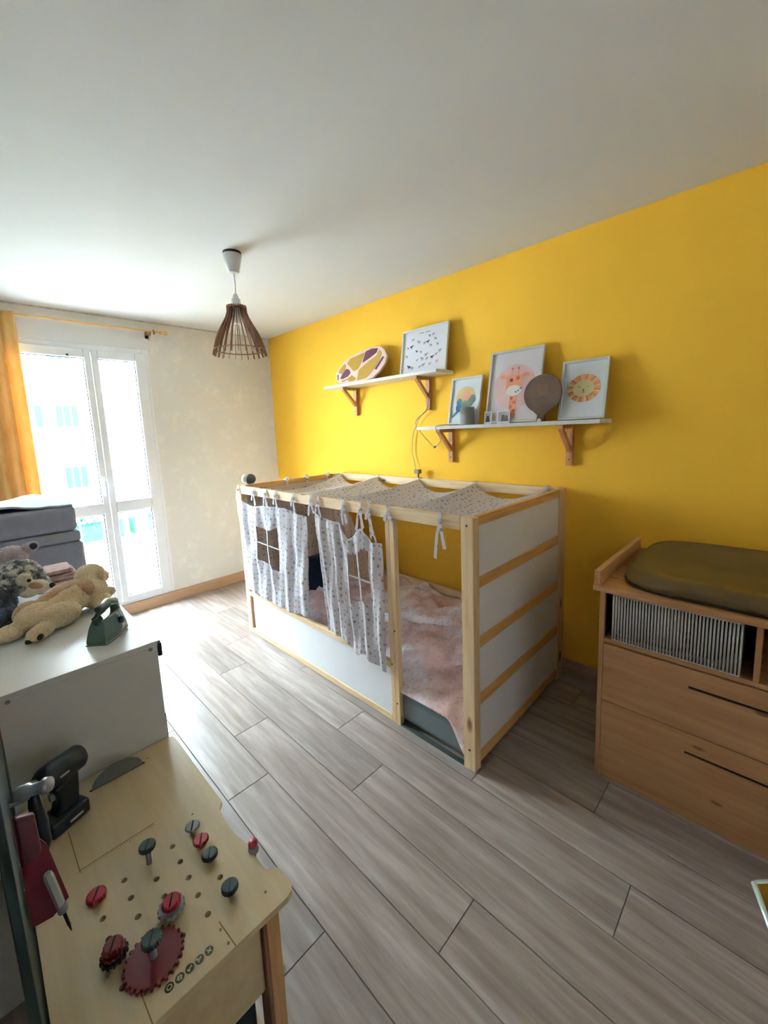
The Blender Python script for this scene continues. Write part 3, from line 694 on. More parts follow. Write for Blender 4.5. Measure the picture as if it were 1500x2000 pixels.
# canopy
rear = [2.88, 2.41, 1.976, 1.483, 1.0]; front = [2.69, 2.33, 1.975, 1.60, 1.319, 1.029]
def scal(y, ties):
    ties = sorted(ties)
    for a, b in zip(ties, ties[1:]):
        if a <= y <= b: return 4*(y-a)*(b-y)/((b-a)**2)
    return 0
def canopy(u, v):
    y = 2.90-1.93*u; sr = scal(y, rear); sf = scal(y, front)
    xr = -.085-.055*sr; xf = -1.005
    x = xf+(xr-xf)*v
    zr = 1.155-.075*sr; zf = 1.135-.02*sf
    z = zf+(zr-zf)*v-.05*math.sin(math.pi*v)*(.45+.55*sr)
    if u < .12: z -= (1-u/.12)*.05*math.sin(math.pi*v)
    z += .005*NZ.noise(Vector((x*9, y*9, 0)))
    return (x, y, z)
o = sheet(120, 50, canopy, (1.93, .95)).build('roof_cloth', M_TENT, tent, smooth=True); thicken(o, .0015)
def tie(x, y, z, ln=(.09, .07), wdt=.016, out=-1, seed=0):
    r_ = random.Random(seed); q = MB()
    q.ribbon([(x+out*(-.034), y, z-.055), (x+out*(-.034), y, z+.004), (x+out*.004, y+.004, z+.006), (x+out*.007, y+.004, z-.025), (x+out*.006, y, z-.06)], (0, 1, 0), wdt)
    q.ell((x+out*.010, y, z-.03), (.010, .014, .012), seg=8, ring=5)
    for s, l in zip((-1, 1), ln):
        if l: q.ribbon([(x+out*.010, y, z-.03), (x+out*.016, y+s*.012, z-.03-l*.35), (x+out*.013, y+s*(.02+r_.uniform(0, .012)), z-.03-l)], (0, 1, .3*s), [wdt*.6, wdt, wdt*1.1])
    q.uv = [(p[1]*1.0, p[2]*1.0) for p in q.v]
    return q.build('tie', M_TENT, tent, smooth=False)
for i, (y, ln) in enumerate([(2.93, (.05, .08)), (2.69, (.09, .06)), (2.53, (.10, .09)), (2.40, (.08, .06)), (2.19, (.10, .05)), (2.0, (.07, .09)), (1.93, (.10, .07)), (1.70, (.09, .05)), (1.57, (.10, .12)), (1.50, (.13, .05)), (1.365, (.035, .04)), (1.055, (.12, .17))]):
    tie(XL-.001, y, BT, ln, seed=i)
for i, y in enumerate(rear):
    tie(XR-.027, y, BT, (.03, .02), out=-1, seed=40+i)
# straps from the rail down to the far and near front panels
for i, (y, z) in enumerate(((2.69, 1.03), (2.53, 1.035), (2.40, 1.05), (2.19, 1.055), (1.93, 1.055), (1.72, 1.035), (1.565, 1.02), (1.50, .99))):
    q = MB().ribbon([(XL-.006, y, 1.12), (XL-.012, y-.004, (1.12+z)/2), (XL-.014, y-.01, z-.01)], (0, 1, 0), .012); q.uv = [(p[1], p[2]) for p in q.v]; q.build('strap', M_TENT, tent)
q = MB().ribbon([(XL-.010, 1.52, 1.12), (XL-.016, 1.47, 1.02), (XL-.016, 1.44, .945)], (0, 1, .4), .016); q.uv = [(p[1], p[2]) for p in q.v]; q.build('strap', M_TENT, tent)
# far end ties
for i, x in enumerate((-.62, -.42, -.2)):
    q = MB().ribbon([(x, YF-.034, 1.10), (x, YF-.036, BT+.004), (x, YF+.004, BT+.006), (x, YF+.006, 1.12)], (1, 0, 0), .02).ell((x, YF-.04, 1.165), (.022, .012, .018), seg=8, ring=5)
    q.uv = [(p[0], p[2]) for p in q.v]; q.build('tie', M_TENT, tent)
# night light on far corner of the bed
nl = empty('night_light', (-.935, YF-.015, BT), 'round dark grey night light with a white rim on the far bed corner', 'lamp')
MB().lathe([(.001, BT), (.03, BT), (.032, BT+.006), (.001, BT+.006)], 24, T(-.935, YF-.018, 0)).build('base', M_WHITEP, nl)
MB().ell((-.935, YF-.022, BT+.040), (.045, .034, .040), seg=24, ring=14).build('dome', plain('slate_dome', '3c444b', .5), nl, smooth=True)
MB().ell((-.955, YF-.012, BT+.044), (.043, .030, .041), seg=24, ring=14).build('rim', M_WHITEP, nl, smooth=True)

# ------------------------------------------------------------------ dresser
DX0, DX1, DY1, DY0 = -.70, -.016, .512, -.47
dr = empty('changing_dresser', (-.35, .02, 0), 'oak changing dresser with two slotted drawers beside the bed end', 'dresser')
def db(name, b, mat, bev=.0015, par=None): return bx(name, b, mat, par or dr, bev)
db('side_panel', (DX0+.008, DX1, DY1-.018, DY1, 0, .842), M_OAKZ); db('side_panel', (DX0+.008, DX1, DY0, DY0+.018, 0, .842), M_OAKZ)
db('top_board', (DX0-.008, DX1, DY0-.02, DY1+.024, .842, .862), M_OAK, .002)
db('back_panel', (DX1-.01, DX1, DY0+.018, DY1-.018, .0, .842), M_OAKZ, 0)
db('shelf_board', (DX0+.012, DX1-.01, DY0+.018, DY1-.018, .622, .640), M_OAK)
db('divider', (DX0+.012, DX1-.01, .016, .032, .640, .842), M_OAKZ)
db('plinth', (DX0+.022, DX0+.04, DY0+.018, DY1-.018, 0, .094), M_OAK)
def drawer(z0, z1, zs):
    y0, y1 = DY0+.020, DY1-.020; s0, s1 = -.165, .203; q = MB(); xa, xb = DX0+.008, DX0+.026
    q.box(xa, xb, y0, y1, z0, zs-.0055).box(xa, xb, y0, y1, zs+.0055, z1).box(xa, xb, y0, s0, zs-.0055, zs+.0055).box(xa, xb, s1, y1, zs-.0055, zs+.0055)
    o = q.build('drawer', M_OAK, dr); db('slot', (xa+.006, xa+.01, s0, s1, zs-.0055, zs+.0055), M_DARK, 0, o)
    return o
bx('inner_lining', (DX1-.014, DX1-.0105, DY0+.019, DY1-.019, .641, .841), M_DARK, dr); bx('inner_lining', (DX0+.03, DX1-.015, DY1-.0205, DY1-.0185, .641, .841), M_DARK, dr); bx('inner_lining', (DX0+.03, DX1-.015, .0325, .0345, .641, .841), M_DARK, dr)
drawer(.366, .617, .546); drawer(.103, .362, .281)
db('guard_rail', (-.70, -.05, DY1+.0, DY1+.022, .862, .926), M_OAKX, .003)
db('guard_rail', (-.70, -.05, DY0-.022, DY0, .862, .926), M_OAKX, .003)
# changing mat
def matf(u, v):
    pass
cm = empty('changing_mat', (-.37, .07, .862), 'olive green padded changing mat with raised edges on the oak dresser', 'changing mat')
def superell(a, b, n, t):
    c_, s_ = math.cos(t), math.sin(t); return (a*abs(c_)**(2/n)*(1 if c_ >= 0 else -1), b*abs(s_)**(2/n)*(1 if s_ >= 0 else -1))
CXm, CYm, Am, Bm = -.375, .10, .295, .36
q = MB(); rings = [(1.0, .003), (1.015, .02), (1.005, .04), (.95, .058), (.86, .064), (.74, .055), (.55, .038), (.3, .032), (.1, .031)]
NS = 64
for s, z in rings:
    for i in range(NS):
        x, y = superell(Am*s, Bm*s, 4.2, 2*math.pi*i/NS)
        back = max(0, (x/Am))  # higher rim towards the wall
        q.v.append((CXm+x, CYm+y, .862+z*(1+.55*back*(1 if z > .03 else .6)*(s > .5))))
for j in range(len(rings)-1):
    for i in range(NS): q.f.append((j*NS+i, j*NS+(i+1) % NS, (j+1)*NS+(i+1) % NS, (j+1)*NS+i))
q.f.append(tuple(reversed(range(NS)))); q.f.append(tuple((len(rings)-1)*NS+i for i in range(NS)))
o = q.build('pad', M_OLIVE, cm, smooth=True)
q = MB(); pp = [superell(Am*1.016, Bm*1.016, 4.2, 2*math.pi*i/NS) for i in range(NS+1)]
q.tube([(CXm+a, CYm+b, .862+.012) for a, b in pp], .003, 6, False).build('piping', plain('dark_piping', '2b2a22', .6), cm, smooth=True)
# wire basket
wb = empty('wire_basket', (-.5, .26, .64), 'white wire basket with upright bars in the open compartment of the dresser', 'basket')
BX0, BX1, BY0, BY1, BZ0, BZ1 = DX0+.012, -.36, .068, .462, .641, .836
q = MB()
for z in (BZ0+.003, BZ1-.003):
    q.tube([(BX0, BY0, z), (BX0, BY1, z), (BX1, BY1, z), (BX1, BY0, z), (BX0, BY0, z)], .0028, 6)
q.build('rim', M_WHITEP, wb, smooth=True)
wire0 = MB().tube([(0, 0, BZ0+.003), (0, 0, BZ1-.003)], .0032, 6).build('wire', M_WHITEP, wb, smooth=True)
pos = [(BX0, BY0+(BY1-BY0)*i/38) for i in range(39)]+[(BX1, BY0+(BY1-BY0)*i/38) for i in range(39)]+[(BX0+(BX1-BX0)*i/24, BY0) for i in range(1, 24)]+[(BX0+(BX1-BX0)*i/24, BY1) for i in range(1, 24)]
for i, (x, y) in enumerate(pos):
    o = wire0 if i == 0 else wire0.copy()
    if i: COL.objects.link(o)
    o.location = Vector((x, y, 0))-wb.location
q = MB()
for i in range(1, 38): y = BY0+(BY1-BY0)*i/38; q.tube([(BX0, y, BZ0+.003), (BX1, y, BZ0+.003)], .0015, 4)
q.build('floor_wires', M_WHITEP, wb)
for i, (y, hgt_, c_) in enumerate(((.40, .13, '6f6d72'), (.29, .16, '9b9896'), (.17, .11, '59565c'))):
    m_ = MB().box(BX0+.05, BX1-.03, y-.045, y+.045, BZ0+.007, BZ0+hgt_).build('folded_cloth', plain('folded_%d' % i, c_, .9), bevel=.014, seg=3)
    tag(m_, ['dark grey folded cloth at the far end of the wire basket', 'light grey folded cloth in the middle of the wire basket', 'charcoal folded cloth at the near end of the wire basket'][i], 'cloth', 'folded cloths in the wire basket')

# ------------------------------------------------------------------ glass table corner (lower right)
gt = empty('side_table', (-1.25, -.25, 0), 'low side table with a pale glass edged top poking in at the lower right', 'table')
poly = [(-1.34, -.012), (-1.56, -.085), (-1.45, -.42), (-1.10, -.42), (-1.12, -.235)]
MB().prism(poly, .010, T(0, 0, .490)).build('table_top', plain('brown_gloss', '6b4f1d', .08), gt, bevel=.002)
q = MB()
q.tube([(p[0], p[1], .496) for p in poly+[poly[0]]], .0065, 6, False).build('edge', plain('pale_glass_edge', 'd9f2f2', .1, .3), gt, smooth=True)
for x, y in ((-1.46, -.13), (-1.41, -.38), (-1.15, -.38)):
    MB().tube([(x, y, 0), (x, y, .49)], .012, 8).build('leg', M_STEELP, gt, smooth=True)

# ------------------------------------------------------------------ white cabinet
cb = empty('white_cabinet', (-2.33, 1.93, 0), 'white laminate cabinet carrying the plush dogs, behind the toy workbench', 'cabinet')
CX0, CX1, CY0, CY1, CZ = -2.60, -2.092, 1.412, 2.42, .887
bx('top_board', (CX0, CX1+.0, CY0, CY1, CZ-.018, CZ), M_CAB, cb, .0015)
bx('side_panel', (CX0, CX1-.001, CY0+.0005, CY0+.018, 0, CZ-.018), M_CAB, cb, .0012)
bx('side_panel', (CX0, CX1-.001, CY1-.018, CY1, 0, CZ-.018), M_CAB, cb, .0012)
bx('back_panel', (CX0, CX0+.01, CY0+.018, CY1-.018, 0, CZ-.018), M_CAB, cb)
for i in range(2):
    ya = CY0+.02+i*.484; d = bx('door', (CX1-.018, CX1-.001, ya, ya+.48, .05, CZ-.021), M_CAB, cb, .0015)
    MB().box(CX1, CX1+.014, ya+(.44 if i else .03), ya+(.45 if i else .04), .5, .6).build('handle', M_BLACK, d, bevel=.002)
bx('plinth', (CX1-.04, CX1-.022, CY0+.018, CY1-.018, 0, .05), M_CAB, cb)
for x, z in ((-2.113, .866), (-2.453, .866)):
    MB().lathe([(.006, 0), (.006, .0015)], 12, T(x, CY0, z) @ Matrix.Rotation(R(90), 4, 'X')).build('screw_cover', M_GRYP, cb)
hk = MB().box(-2.0915, -2.079, 1.412, 1.432, .832, .876).box(-2.098, -2.081, 1.414, 1.424, .876, .884).build('corner_clip', M_NAVYP, cb, bevel=.003)

# ------------------------------------------------------------------ plush toys, iron on the cabinet
def plush(name, ells, mat, parent, vox=.005, disp=.010):
    q = MB()
    for e in ells: q.ell(*e)
    o = q.build(name, mat, parent, smooth=True)
    r_ = o.modifiers.new('remesh', 'REMESH'); r_.mode = 'VOXEL'; r_.voxel_size = vox; r_.use_smooth_shade = True
    s_ = o.modifiers.new('smooth', 'SMOOTH'); s_.factor = .6; s_.iterations = 6
    if disp:
        tx = bpy.data.textures.get('fur_clouds') or bpy.data.textures.new('fur_clouds', 'CLOUDS'); tx.noise_scale = .008; tx.noise_depth = 2
        d = o.modifiers.new('fur', 'DISPLACE'); d.texture = tx; d.strength = disp; d.mid_level = .5; d.texture_coords = 'LOCAL'
    return o
M_GOLD = fur('golden_fur', [(.35, 'a98360'), (.5, 'cfb08a'), (.66, 'e6d0ac')], 5)
M_CREAM = fur('cream_fur', [(.3, 'd6bb92'), (.7, 'ecdab6')], 10)
M_TAN = fur('tan_fur', [(.3, 'ab845f'), (.7, 'c9a37c')], 10)
M_HUSK = fur('husky_fur', [(.40, '343a44'), (.5, '7c8086'), (.58, 'd0cfc8')], 34)
M_HUSKB = fur('husky_back_fur', [(.4, '242c3a'), (.65, '596272')], 16)
M_HFACE = fur('husky_face_fur', [(.3, 'd3cbb9'), (.7, 'ece6d8')], 20)
M_MAUVE = fur('mauve_fur', [(.3, '9d8c96'), (.7, 'c4b6bd')], 14)
T0 = CZ
gdg = empty('plush_dog', (-2.25, 1.88, T0), 'cream and tan plush retriever lying on the white cabinet', 'plush toy')
plush('body', [((-2.25, 1.885, T0+.060), (.115, .062, .055), (0, -8, 32)), ((-2.345, 1.835, T0+.050), (.062, .055, .046), (0, 0, 20)),
   ((-2.175, 1.925, T0+.066), (.066, .062, .062), (0, -20, 35)), ((-2.160, 1.955, T0+.112), (.054, .050, .052), (0, 0, 0)),
   ((-2.125, 1.980, T0+.096), (.036, .032, .028), (0, 15, 35)),
   ((-2.285, 1.79, T0+.045), (.068, .045, .043), (0, 0, 15)), ((-2.345, 1.735, T0+.026), (.062, .028, .026), (0, 0, 48)),
   ((-2.415, 1.80, T0+.028), (.060, .032, .028), (0, 0, 25)),
   ((-2.125, 1.955, T0+.028), (.055, .026, .026), (0, 0, 30)), ((-2.155, 1.88, T0+.030), (.045, .03, .03), (0, 0, 10))], M_CREAM, gdg)
plush('back_patch', [((-2.265, 1.893, T0+.078), (.10, .052, .044), (0, -10, 30)), ((-2.20, 1.90, T0+.088), (.035, .055, .040), (0, 10, 30)), ((-2.36, 1.86, T0+.058), (.05, .045, .042), (0, -8, 25))], M_TAN, gdg, disp=.006)
plush('ear', [((-2.138, 1.915, T0+.108), (.014, .022, .036), (10, 8, 20))], M_GOLD, gdg, .004, .003)
plush('ear', [((-2.19, 1.985, T0+.112), (.022, .014, .034), (0, 8, 20))], M_GOLD, gdg, .004, .003)
MB().ell((-2.098, 1.992, T0+.098), (.008, .009, .007)).build('nose', M_BLACK, gdg, smooth=True)
MB().ell((-2.378, 1.70, T0+.018), (.018, .010, .009), (0, 0, 50)).ell((-2.352, 1.695, T0+.022), (.014, .008, .010), (0, 0, 60)).build('paw_pad', M_BLACK, gdg, smooth=True)
hd = empty('plush_husky', (-2.42, 2.05, T0), 'dark grey and white plush husky sitting behind the cream dog', 'plush toy')
plush('body', [((-2.46, 2.03, T0+.075), (.085, .09, .075)), ((-2.44, 1.96, T0+.04), (.07, .05, .04)), ((-2.50, 2.12, T0+.06), (.09, .08, .06))], M_HUSKB, hd)
plush('head', [((-2.365, 2.05, T0+.145), (.078, .072, .070)), ((-2.32, 2.02, T0+.115), (.05, .045, .04), (0, 25, -20))], M_HUSK, hd)
plush('muzzle', [((-2.318, 1.99, T0+.112), (.040, .028, .028), (0, 20, -20)), ((-2.355, 1.982, T0+.150), (.026, .014, .026), (0, 0, 0)), ((-2.345, 1.985, T0+.095), (.03, .02, .018), (0, 0, 0))], M_HFACE, hd, .004, .003)
plush('cheek_patch', [((-2.325, 1.972, T0+.120), (.024, .012, .014), (0, 20, -20))], M_TAN, hd, .003, .002)
MB().ell((-2.278, 1.972, T0+.108), (.010, .011, .0105)).build('nose', M_BLACK, hd, smooth=True)
MB().ell((-2.342, 1.966, T0+.147), (.0065, .005, .0065)).build('eye', M_BLACK, hd, smooth=True)
pu = empty('plush_rabbit', (-2.38, 2.26, T0), 'mauve grey plush with floppy pale eared head behind the husky', 'plush toy')
plush('body', [((-2.42, 2.27, T0+.10), (.10, .08, .10)), ((-2.37, 2.25, T0+.19), (.06, .05, .045))], M_MAUVE, pu)
plush('ear', [((-2.31, 2.24, T0+.215), (.038, .018, .026), (0, -25, 0))], M_MAUVE, pu, .004, .003)
plush('ear', [((-2.43, 2.22, T0+.215), (.05, .02, .02), (0, 5, 0))], M_MAUVE, pu, .004, .003)
MB().ell((-2.297, 2.226, T0+.222), (.014, .006, .014)).build('ear_lining', plain('ear_navy', '39405a', .9), pu, smooth=True)
bk = MB().box(-2.29, -2.165, 2.22, 2.38, T0+.001, T0+.045).box(-2.28, -2.16, 2.23, 2.39, T0+.047, T0+.075).box(-2.27, -2.175, 2.23, 2.38, T0+.077, T0+.095).build('folded_blanket', fur('dusty_pink_wool', [(.3, 'a37b72'), (.7, 'c2a09a')], 20), bevel=.012, seg=3)
tag(bk, 'dusty pink folded blanket at the back of the cabinet behind the dogs', 'blanket')
ir = empty('toy_iron', (-2.175, 1.60, T0), 'glossy dark green toy iron on the front of the white cabinet', 'toy iron')
MI = T(-2.178, 1.60, T0) @ Matrix.Rotation(R(52), 4, 'Z')
M_IRON = plain('iron_green', '3f5c50', .25, var=.08, coat=.3)
def irp(s, hw): return [(-.105*s, -hw*.75), (-.10*s, hw*.75), (-.03*s, hw), (.05*s, hw*.8), (.105*s, 0), (.05*s, -hw*.8), (-.03*s, -hw)]
q = MB(); lv = [(0, .85, .040), (.010, .87, .042), (.020, .84, .041), (.050, .76, .034), (.074, .66, .024)]
for z, s, hw in lv:
    q.v += [tuple(MI @ Vector((p[0], p[1], z))) for p in irp(s, hw)]
for j in range(len(lv)-1):
    for i in range(7): q.f.append((j*7+i, j*7+(i+1) % 7, (j+1)*7+(i+1) % 7, (j+1)*7+i))
q.f.append(tuple(range(7))); q.f.append(tuple(28+i for i in range(7)))
bm_fix = q.build('body', M_IRON, ir, bevel=.004); auto(bm_fix, 50)
q = MB().tube([tuple(MI @ Vector(p)) for p in ((-.055, 0, .05), (-.066, 0, .082), (-.048, 0, .100), (.0, 0, .106), (.036, 0, .096), (.050, 0, .060))], [.016, .016, .016, .016, .016, .014], 10)
q.build('handle', M_IRON, ir, smooth=True)
MB().prism(irp(.86, .041), .004, MI @ T(0, 0, 0)).build('soleplate', M_STEELP, ir)
MB().lathe([(.012, 0), (.012, .008), (.008, .010)], 16, MI @ T(.0, -.034, .042) @ Matrix.Rotation(R(80), 4, 'X')).build('dial', M_NAVYP, ir, smooth=True)

# ------------------------------------------------------------------ grey folded mattress stack by the window
gs = empty('folding_mattress', (-2.4, 3.05, 0), 'tall grey folded foam mattress with seamed layers before the window', 'mattress')
xR = -2.045
for z0, z1, dx in ((.0, .26, 0), (.262, .52, .0), (.522, .80, .0), (.802, .985, .004), (.987, 1.045, -.004), (1.047, 1.185, -.012)):
    o = MB().box(-2.74, xR+dx, 2.80, 3.40, z0, z1).build('layer', M_GREYF, gs, bevel=.026 if z1-z0 > .1 else .014, seg=4); auto(o, 60)
q = sheet(40, 20, lambda u, v: (-2.72+.655*u, 2.815+.55*v, 1.196+.020*math.sin(3*u+1)+.012*math.sin(u*13+v*4)+.018*max(0, 1-abs(u-.85)*6)), (1, 1))
o = q.build('throw', M_BLKT, smooth=True); thicken(o, .01); o.name = 'striped_throw'; tag(o, 'pale striped throw lying on top of the grey folded mattress', 'throw')

# ------------------------------------------------------------------ toy workbench
zb0 = .55
be = empty('toy_workbench', (-2.27, 1.05, 0), 'plywood toy workbench with peg holes and a dark tool board', 'workbench')
outl = [(-2.47, .702), (-2.085, .700), (-2.072, .706), (-2.066, .718), (-2.066, .762), (-2.072, .775), (-2.089, .785), (-2.091, .800), (-2.090, .879), (-2.098, .915), (-2.098, .998), (-2.094, 1.008), (-2.094, 1.018), (-2.080, 1.035), (-2.080, 1.385), (-2.084, 1.400), (-2.098, 1.409), (-2.47, 1.409)]
holes = [(x, y) for x in (-2.371, -2.319, -2.268, -2.217, -2.168) for y in (.795, .847, .899, .950, 1.002)]
def plate(outline, holes, z0, z1, hr, n=14):
    """flat plate with round through-holes, built by bmesh triangle fill"""
    bm = bmesh.new()
    def loop(pts): 
        vs = [bm.verts.new((p[0], p[1], z1)) for p in pts]; return [bm.edges.new((vs[i], vs[(i+1) % len(vs)])) for i in range(len(vs))]
    ed = loop(outline)
    for h_ in holes: ed += loop([(h_[0]+hr*math.cos(2*math.pi*i/n), h_[1]+hr*math.sin(2*math.pi*i/n)) for i in range(n)])
    bmesh.ops.triangle_fill(bm, edges=ed, use_beauty=True)
    bmesh.ops.recalc_face_normals(bm, faces=bm.faces)
    if bm.faces and sum(f.normal.z for f in bm.faces) < 0: bmesh.ops.reverse_faces(bm, faces=bm.faces)
    r_ = bmesh.ops.extrude_face_region(bm, geom=bm.faces[:])
    for v in [e for e in r_['geom'] if isinstance(e, bmesh.types.BMVert)]: v.co.z = z0
    bmesh.ops.recalc_face_normals(bm, faces=bm.faces)
    me = bpy.data.meshes.new('plate'); bm.to_mesh(me); bm.free(); return me
me = plate(outl, holes, zb0-.014, zb0, .0062); me.materials.append(M_PLY)
top = bpy.data.objects.new('bench_top', me); COL.objects.link(top); top.parent = be; top.location = -be.location
M_GROOVE = plain('burnt_groove', '8f6f45', .8); M_SMALL = plain('tiny_screw', '8a7a63', .5)
def groove(pts, wdt=.0022, name='groove'):
    q = MB()
    for a, b in zip(pts, pts[1:]):
        a = Vector((*a, 0)); b = Vector((*b, 0)); d = (b-a); n = Vector((-d.y, d.x, 0)).normalized()*wdt/2
        q.prism([tuple((a+n)[:2]), tuple((a-n)[:2]), tuple((b-n)[:2]), tuple((b+n)[:2])], .0004, T(0, 0, zb0))
    return q.build(name, M_GROOVE, top)
bx('hole_shade_plate', (-2.40, -2.14, .77, 1.03, zb0-.018, zb0-.0142), plain('hole_shade_brown', '2a2010', .9), be)  # added plate; dark brown stands in for shade inside the peg holes
groove([(-2.386, 1.24), (-2.385, 1.098)], .002)
groove([(-2.207, .765), (-2.202, .701)], .002); groove([(-2.351, .765), (-2.349, .702)], .002)
q = MB().box(-2.385, -2.228, 1.1035, 1.105, zb0, zb0+.0004)
for i in range(32):
    x = -2.383+i*.0049; q.box(x, x+.0009, 1.0965-(.004 if i % 5 == 0 else 0), 1.1035, zb0, zb0+.0004)
q.build('ruler_scale', M_GROOVE, top)
for x, y in ((-2.15, 1.054), (-2.171, 1.357), (-2.114, .744), (-2.211, .749), (-2.210, .716), (-2.40, .74)):
    MB().lathe([(.0028, 0), (.0028, .0008)], 10, T(x, y, zb0)).build('screw_head', M_SMALL, top)
for i in range(5):
    x = -2.313+i*.018; y = .732
    em = MB().lathe([(.0078, 0), (.0078, .0005)], 24, T(x, y, zb0)).build('round_emblem', plain('emblem_olive', '3c4630', .6), top)
    I = T(x, y, zb0+.0005) @ Matrix.Rotation(R(90), 4, 'Z'); q = MB()
    if i == 0: q.lathe([(.0032, 0), (.0048, 0), (.0048, .0003), (.0032, .0003)], 12, I, cap=False)
    elif i == 1: [q.box(-.0015, .0015, -.005, .005, 0, .0003, I @ Matrix.Rotation(R(a), 4, 'Z')) for a in (0, 60, 120)]
    elif i == 2: q.box(-.001, .001, -.005, .003, 0, .0003, I @ Matrix.Rotation(R(30), 4, 'Z')); q.box(-.003, .003, .002, .0045, 0, .0003, I @ Matrix.Rotation(R(30), 4, 'Z'))
    elif i == 3: q.box(-.001, .001, -.005, .005, 0, .0003, I @ Matrix.Rotation(R(40), 4, 'Z')); q.prism(circ(.003, .0035, .0022, None, 8), .0003, I)
    else: q.box(-.001, .001, -.005, .005, 0, .0003, I @ Matrix.Rotation(R(45), 4, 'Z')); q.box(-.001, .001, -.005, .005, 0, .0003, I @ Matrix.Rotation(R(-45), 4, 'Z'))
    q.build('emblem_icon', plain('emblem_icon', 'c9c6a0', .6), top)
# legs, apron, lower shelf
for x0, x1, y0, y1 in ((-2.128, -2.098, .722, .762), (-2.128, -2.098, 1.355, 1.395), (-2.47, -2.44, .722, .762), (-2.47, -2.44, 1.355, 1.395)):
    bx('leg', (x0, x1, y0, y1, 0, zb0-.0142), M_LEG, be, .002)
bx('leg_strip', (-2.136, -2.129, .722, .762, 0, zb0-.0142), M_WALN, be)
bx('end_apron', (-2.439, -2.137, .735, .745, .33, zb0-.0145), M_PLY, be, .001); bx('end_apron', (-2.439, -2.129, 1.37, 1.38, .33, zb0-.0145), M_PLY, be, .001)
bx('lower_shelf', (-2.43, -2.13, .75, 1.36, .16, .172), M_PLY, be, .001)
bn = bx('storage_bin', (-2.42, -2.15, .764, 1.34, .173, .30), M_DKG, be, .004)
bx('bin_edge', (-2.422, -2.148, .762, .7635, .285, .302), M_WHITEP, be, .0005)
# tool board
tb = bx('tool_board', (-2.487, -2.475, .70, 1.41, .30, 1.10), M_DKG, be, .002)
bx('painted_strip', (-2.4748, -2.474, 1.33, 1.40, .79, .86), plain('board_orange', 'a8552c', .6), be)
bx('painted_strip', (-2.4748, -2.474, 1.25, 1.405, .60, .78), plain('board_green', '2c4a38', .6), be)
# pegs
def peg(x, y, z, mat, label, head=.0178, hh=.012, shaft=.006, lean=(0, 0), name='peg_screw'):
    p = empty(name, (x, y, zb0), label, 'peg', 'pegs of the toy workbench')
    mt = T(x, y, zb0) @ Matrix.Rotation(R(lean[0]), 4, 'X') @ Matrix.Rotation(R(lean[1]), 4, 'Y')
    MB().lathe([(shaft, -.012), (shaft, z)], 14, mt).build('shaft', M_GRYP, p, smooth=False)
    n = 20; prof = []
    q = MB(); b = 0
    lv = [(0, .86), (.002, 1), (hh-.002, 1), (hh, .86)]
    for zz, s in lv:
        for i in range(n*2):
            r_ = head*s*(1 if i % 2 else .93); a = math.pi*i/n; q.v.append(tuple(mt @ Vector((r_*math.cos(a), r_*math.sin(a), z+zz))))
    N2 = 2*n
    for j in range(3):
        for i in range(N2): q.f.append((j*N2+i, j*N2+(i+1) % N2, (j+1)*N2+(i+1) % N2, (j+1)*N2+i))
    q.f.append(tuple(reversed(range(N2)))); q.f.append(tuple(3*N2+i for i in range(N2)))
    hd_ = q.build('head', mat, p)
    MB().box(-head*.75, head*.75, -.0012, .0012, z+hh-.0002, z+hh+.0012, mt @ Matrix.Rotation(R(60), 4, 'Z')).build('slot', M_DARK, hd_)
    return p
peg(-2.268, 1.002, .038, M_GRN, 'dark green screw peg standing high on its grey shaft')
peg(-2.168, 1.002, .014, M_GRYP, 'grey mushroom peg without a slot, farthest along the right edge', hh=.006)
peg(-2.168, .950, .013, M_RED, 'red screw peg between the grey peg and a dark green one', hh=.009)
peg(-2.168, .899, .013, M_GRN, 'dark green screw peg just in front of the red one at the right edge', hh=.010)
peg(-2.168, .795, .014, M_GRN, 'dark green screw peg nearest the right rounded corner', hh=.012)
peg(-2.371, 1.002, .004, M_RED, 'red screw peg alone in the left row near the ruler', head=.0185)
peg(-2.371, .847, .030, M_DKRED, 'dark red screw peg holding the small black gear', head=.0165)
peg(-2.319, .795, .040, M_GRN, 'dark green screw peg through the big red gear')
peg(-2.268, .847, .026, M_RED, 'red screw peg holding the grey gear')
sp_ = empty('side_screw', (-2.085, .862, .56), 'red headed screw poking over the right edge of the workbench', 'peg')
MB().lathe([(.0115, 0), (.0125, .006), (.010, .012)], 16, T(-2.086, .848, zb0-.004)).build('nut', M_GRYP, sp_, smooth=True)
MB().lathe([(.009, .012), (.0108, .014), (.0108, .022), (.009, .026)], 18, T(-2.086, .848, zb0-.002)).build('head', M_RED, sp_, smooth=True)
MB().tube([(-2.086, .848, zb0-.02), (-2.086, .848, zb0+.012)], .005, 10).build('shaft', M_GRYP, sp_)
def gear(x, y, z, r, n, mat, label, th=.008, rot=0):
    pts = []
    for i in range(n):
        a = 2*math.pi*i/n+rot
        for da, rr_ in ((-.30, .90), (-.16, 1.0), (.16, 1.0), (.30, .90)): pts.append((x+r*rr_*math.cos(a+da*2*math.pi/n), y+r*rr_*math.sin(a+da*2*math.pi/n)))
    g = empty('toy_gear', (x, y, z), label, 'gear')
    MB().prism(pts, th, T(0, 0, z)).build('wheel', mat, g, bevel=.0008)
    return g
gear(-2.319, .795, zb0+.001, .052, 26, M_DKRED, 'large red toothed gear lying on the plywood bench')
gear(-2.371, .850, zb0+.011, .024, 14, M_NAVYP, 'small black toothed gear left of the large red gear', .007)
gear(-2.371, .850, zb0+.020, .0205, 12, M_DKRED, 'small dark red gear stacked on the black one', .006)
gear(-2.268, .852, zb0+.011, .026, 14, M_GRYP, 'grey toothed gear beyond the large red gear', .008)
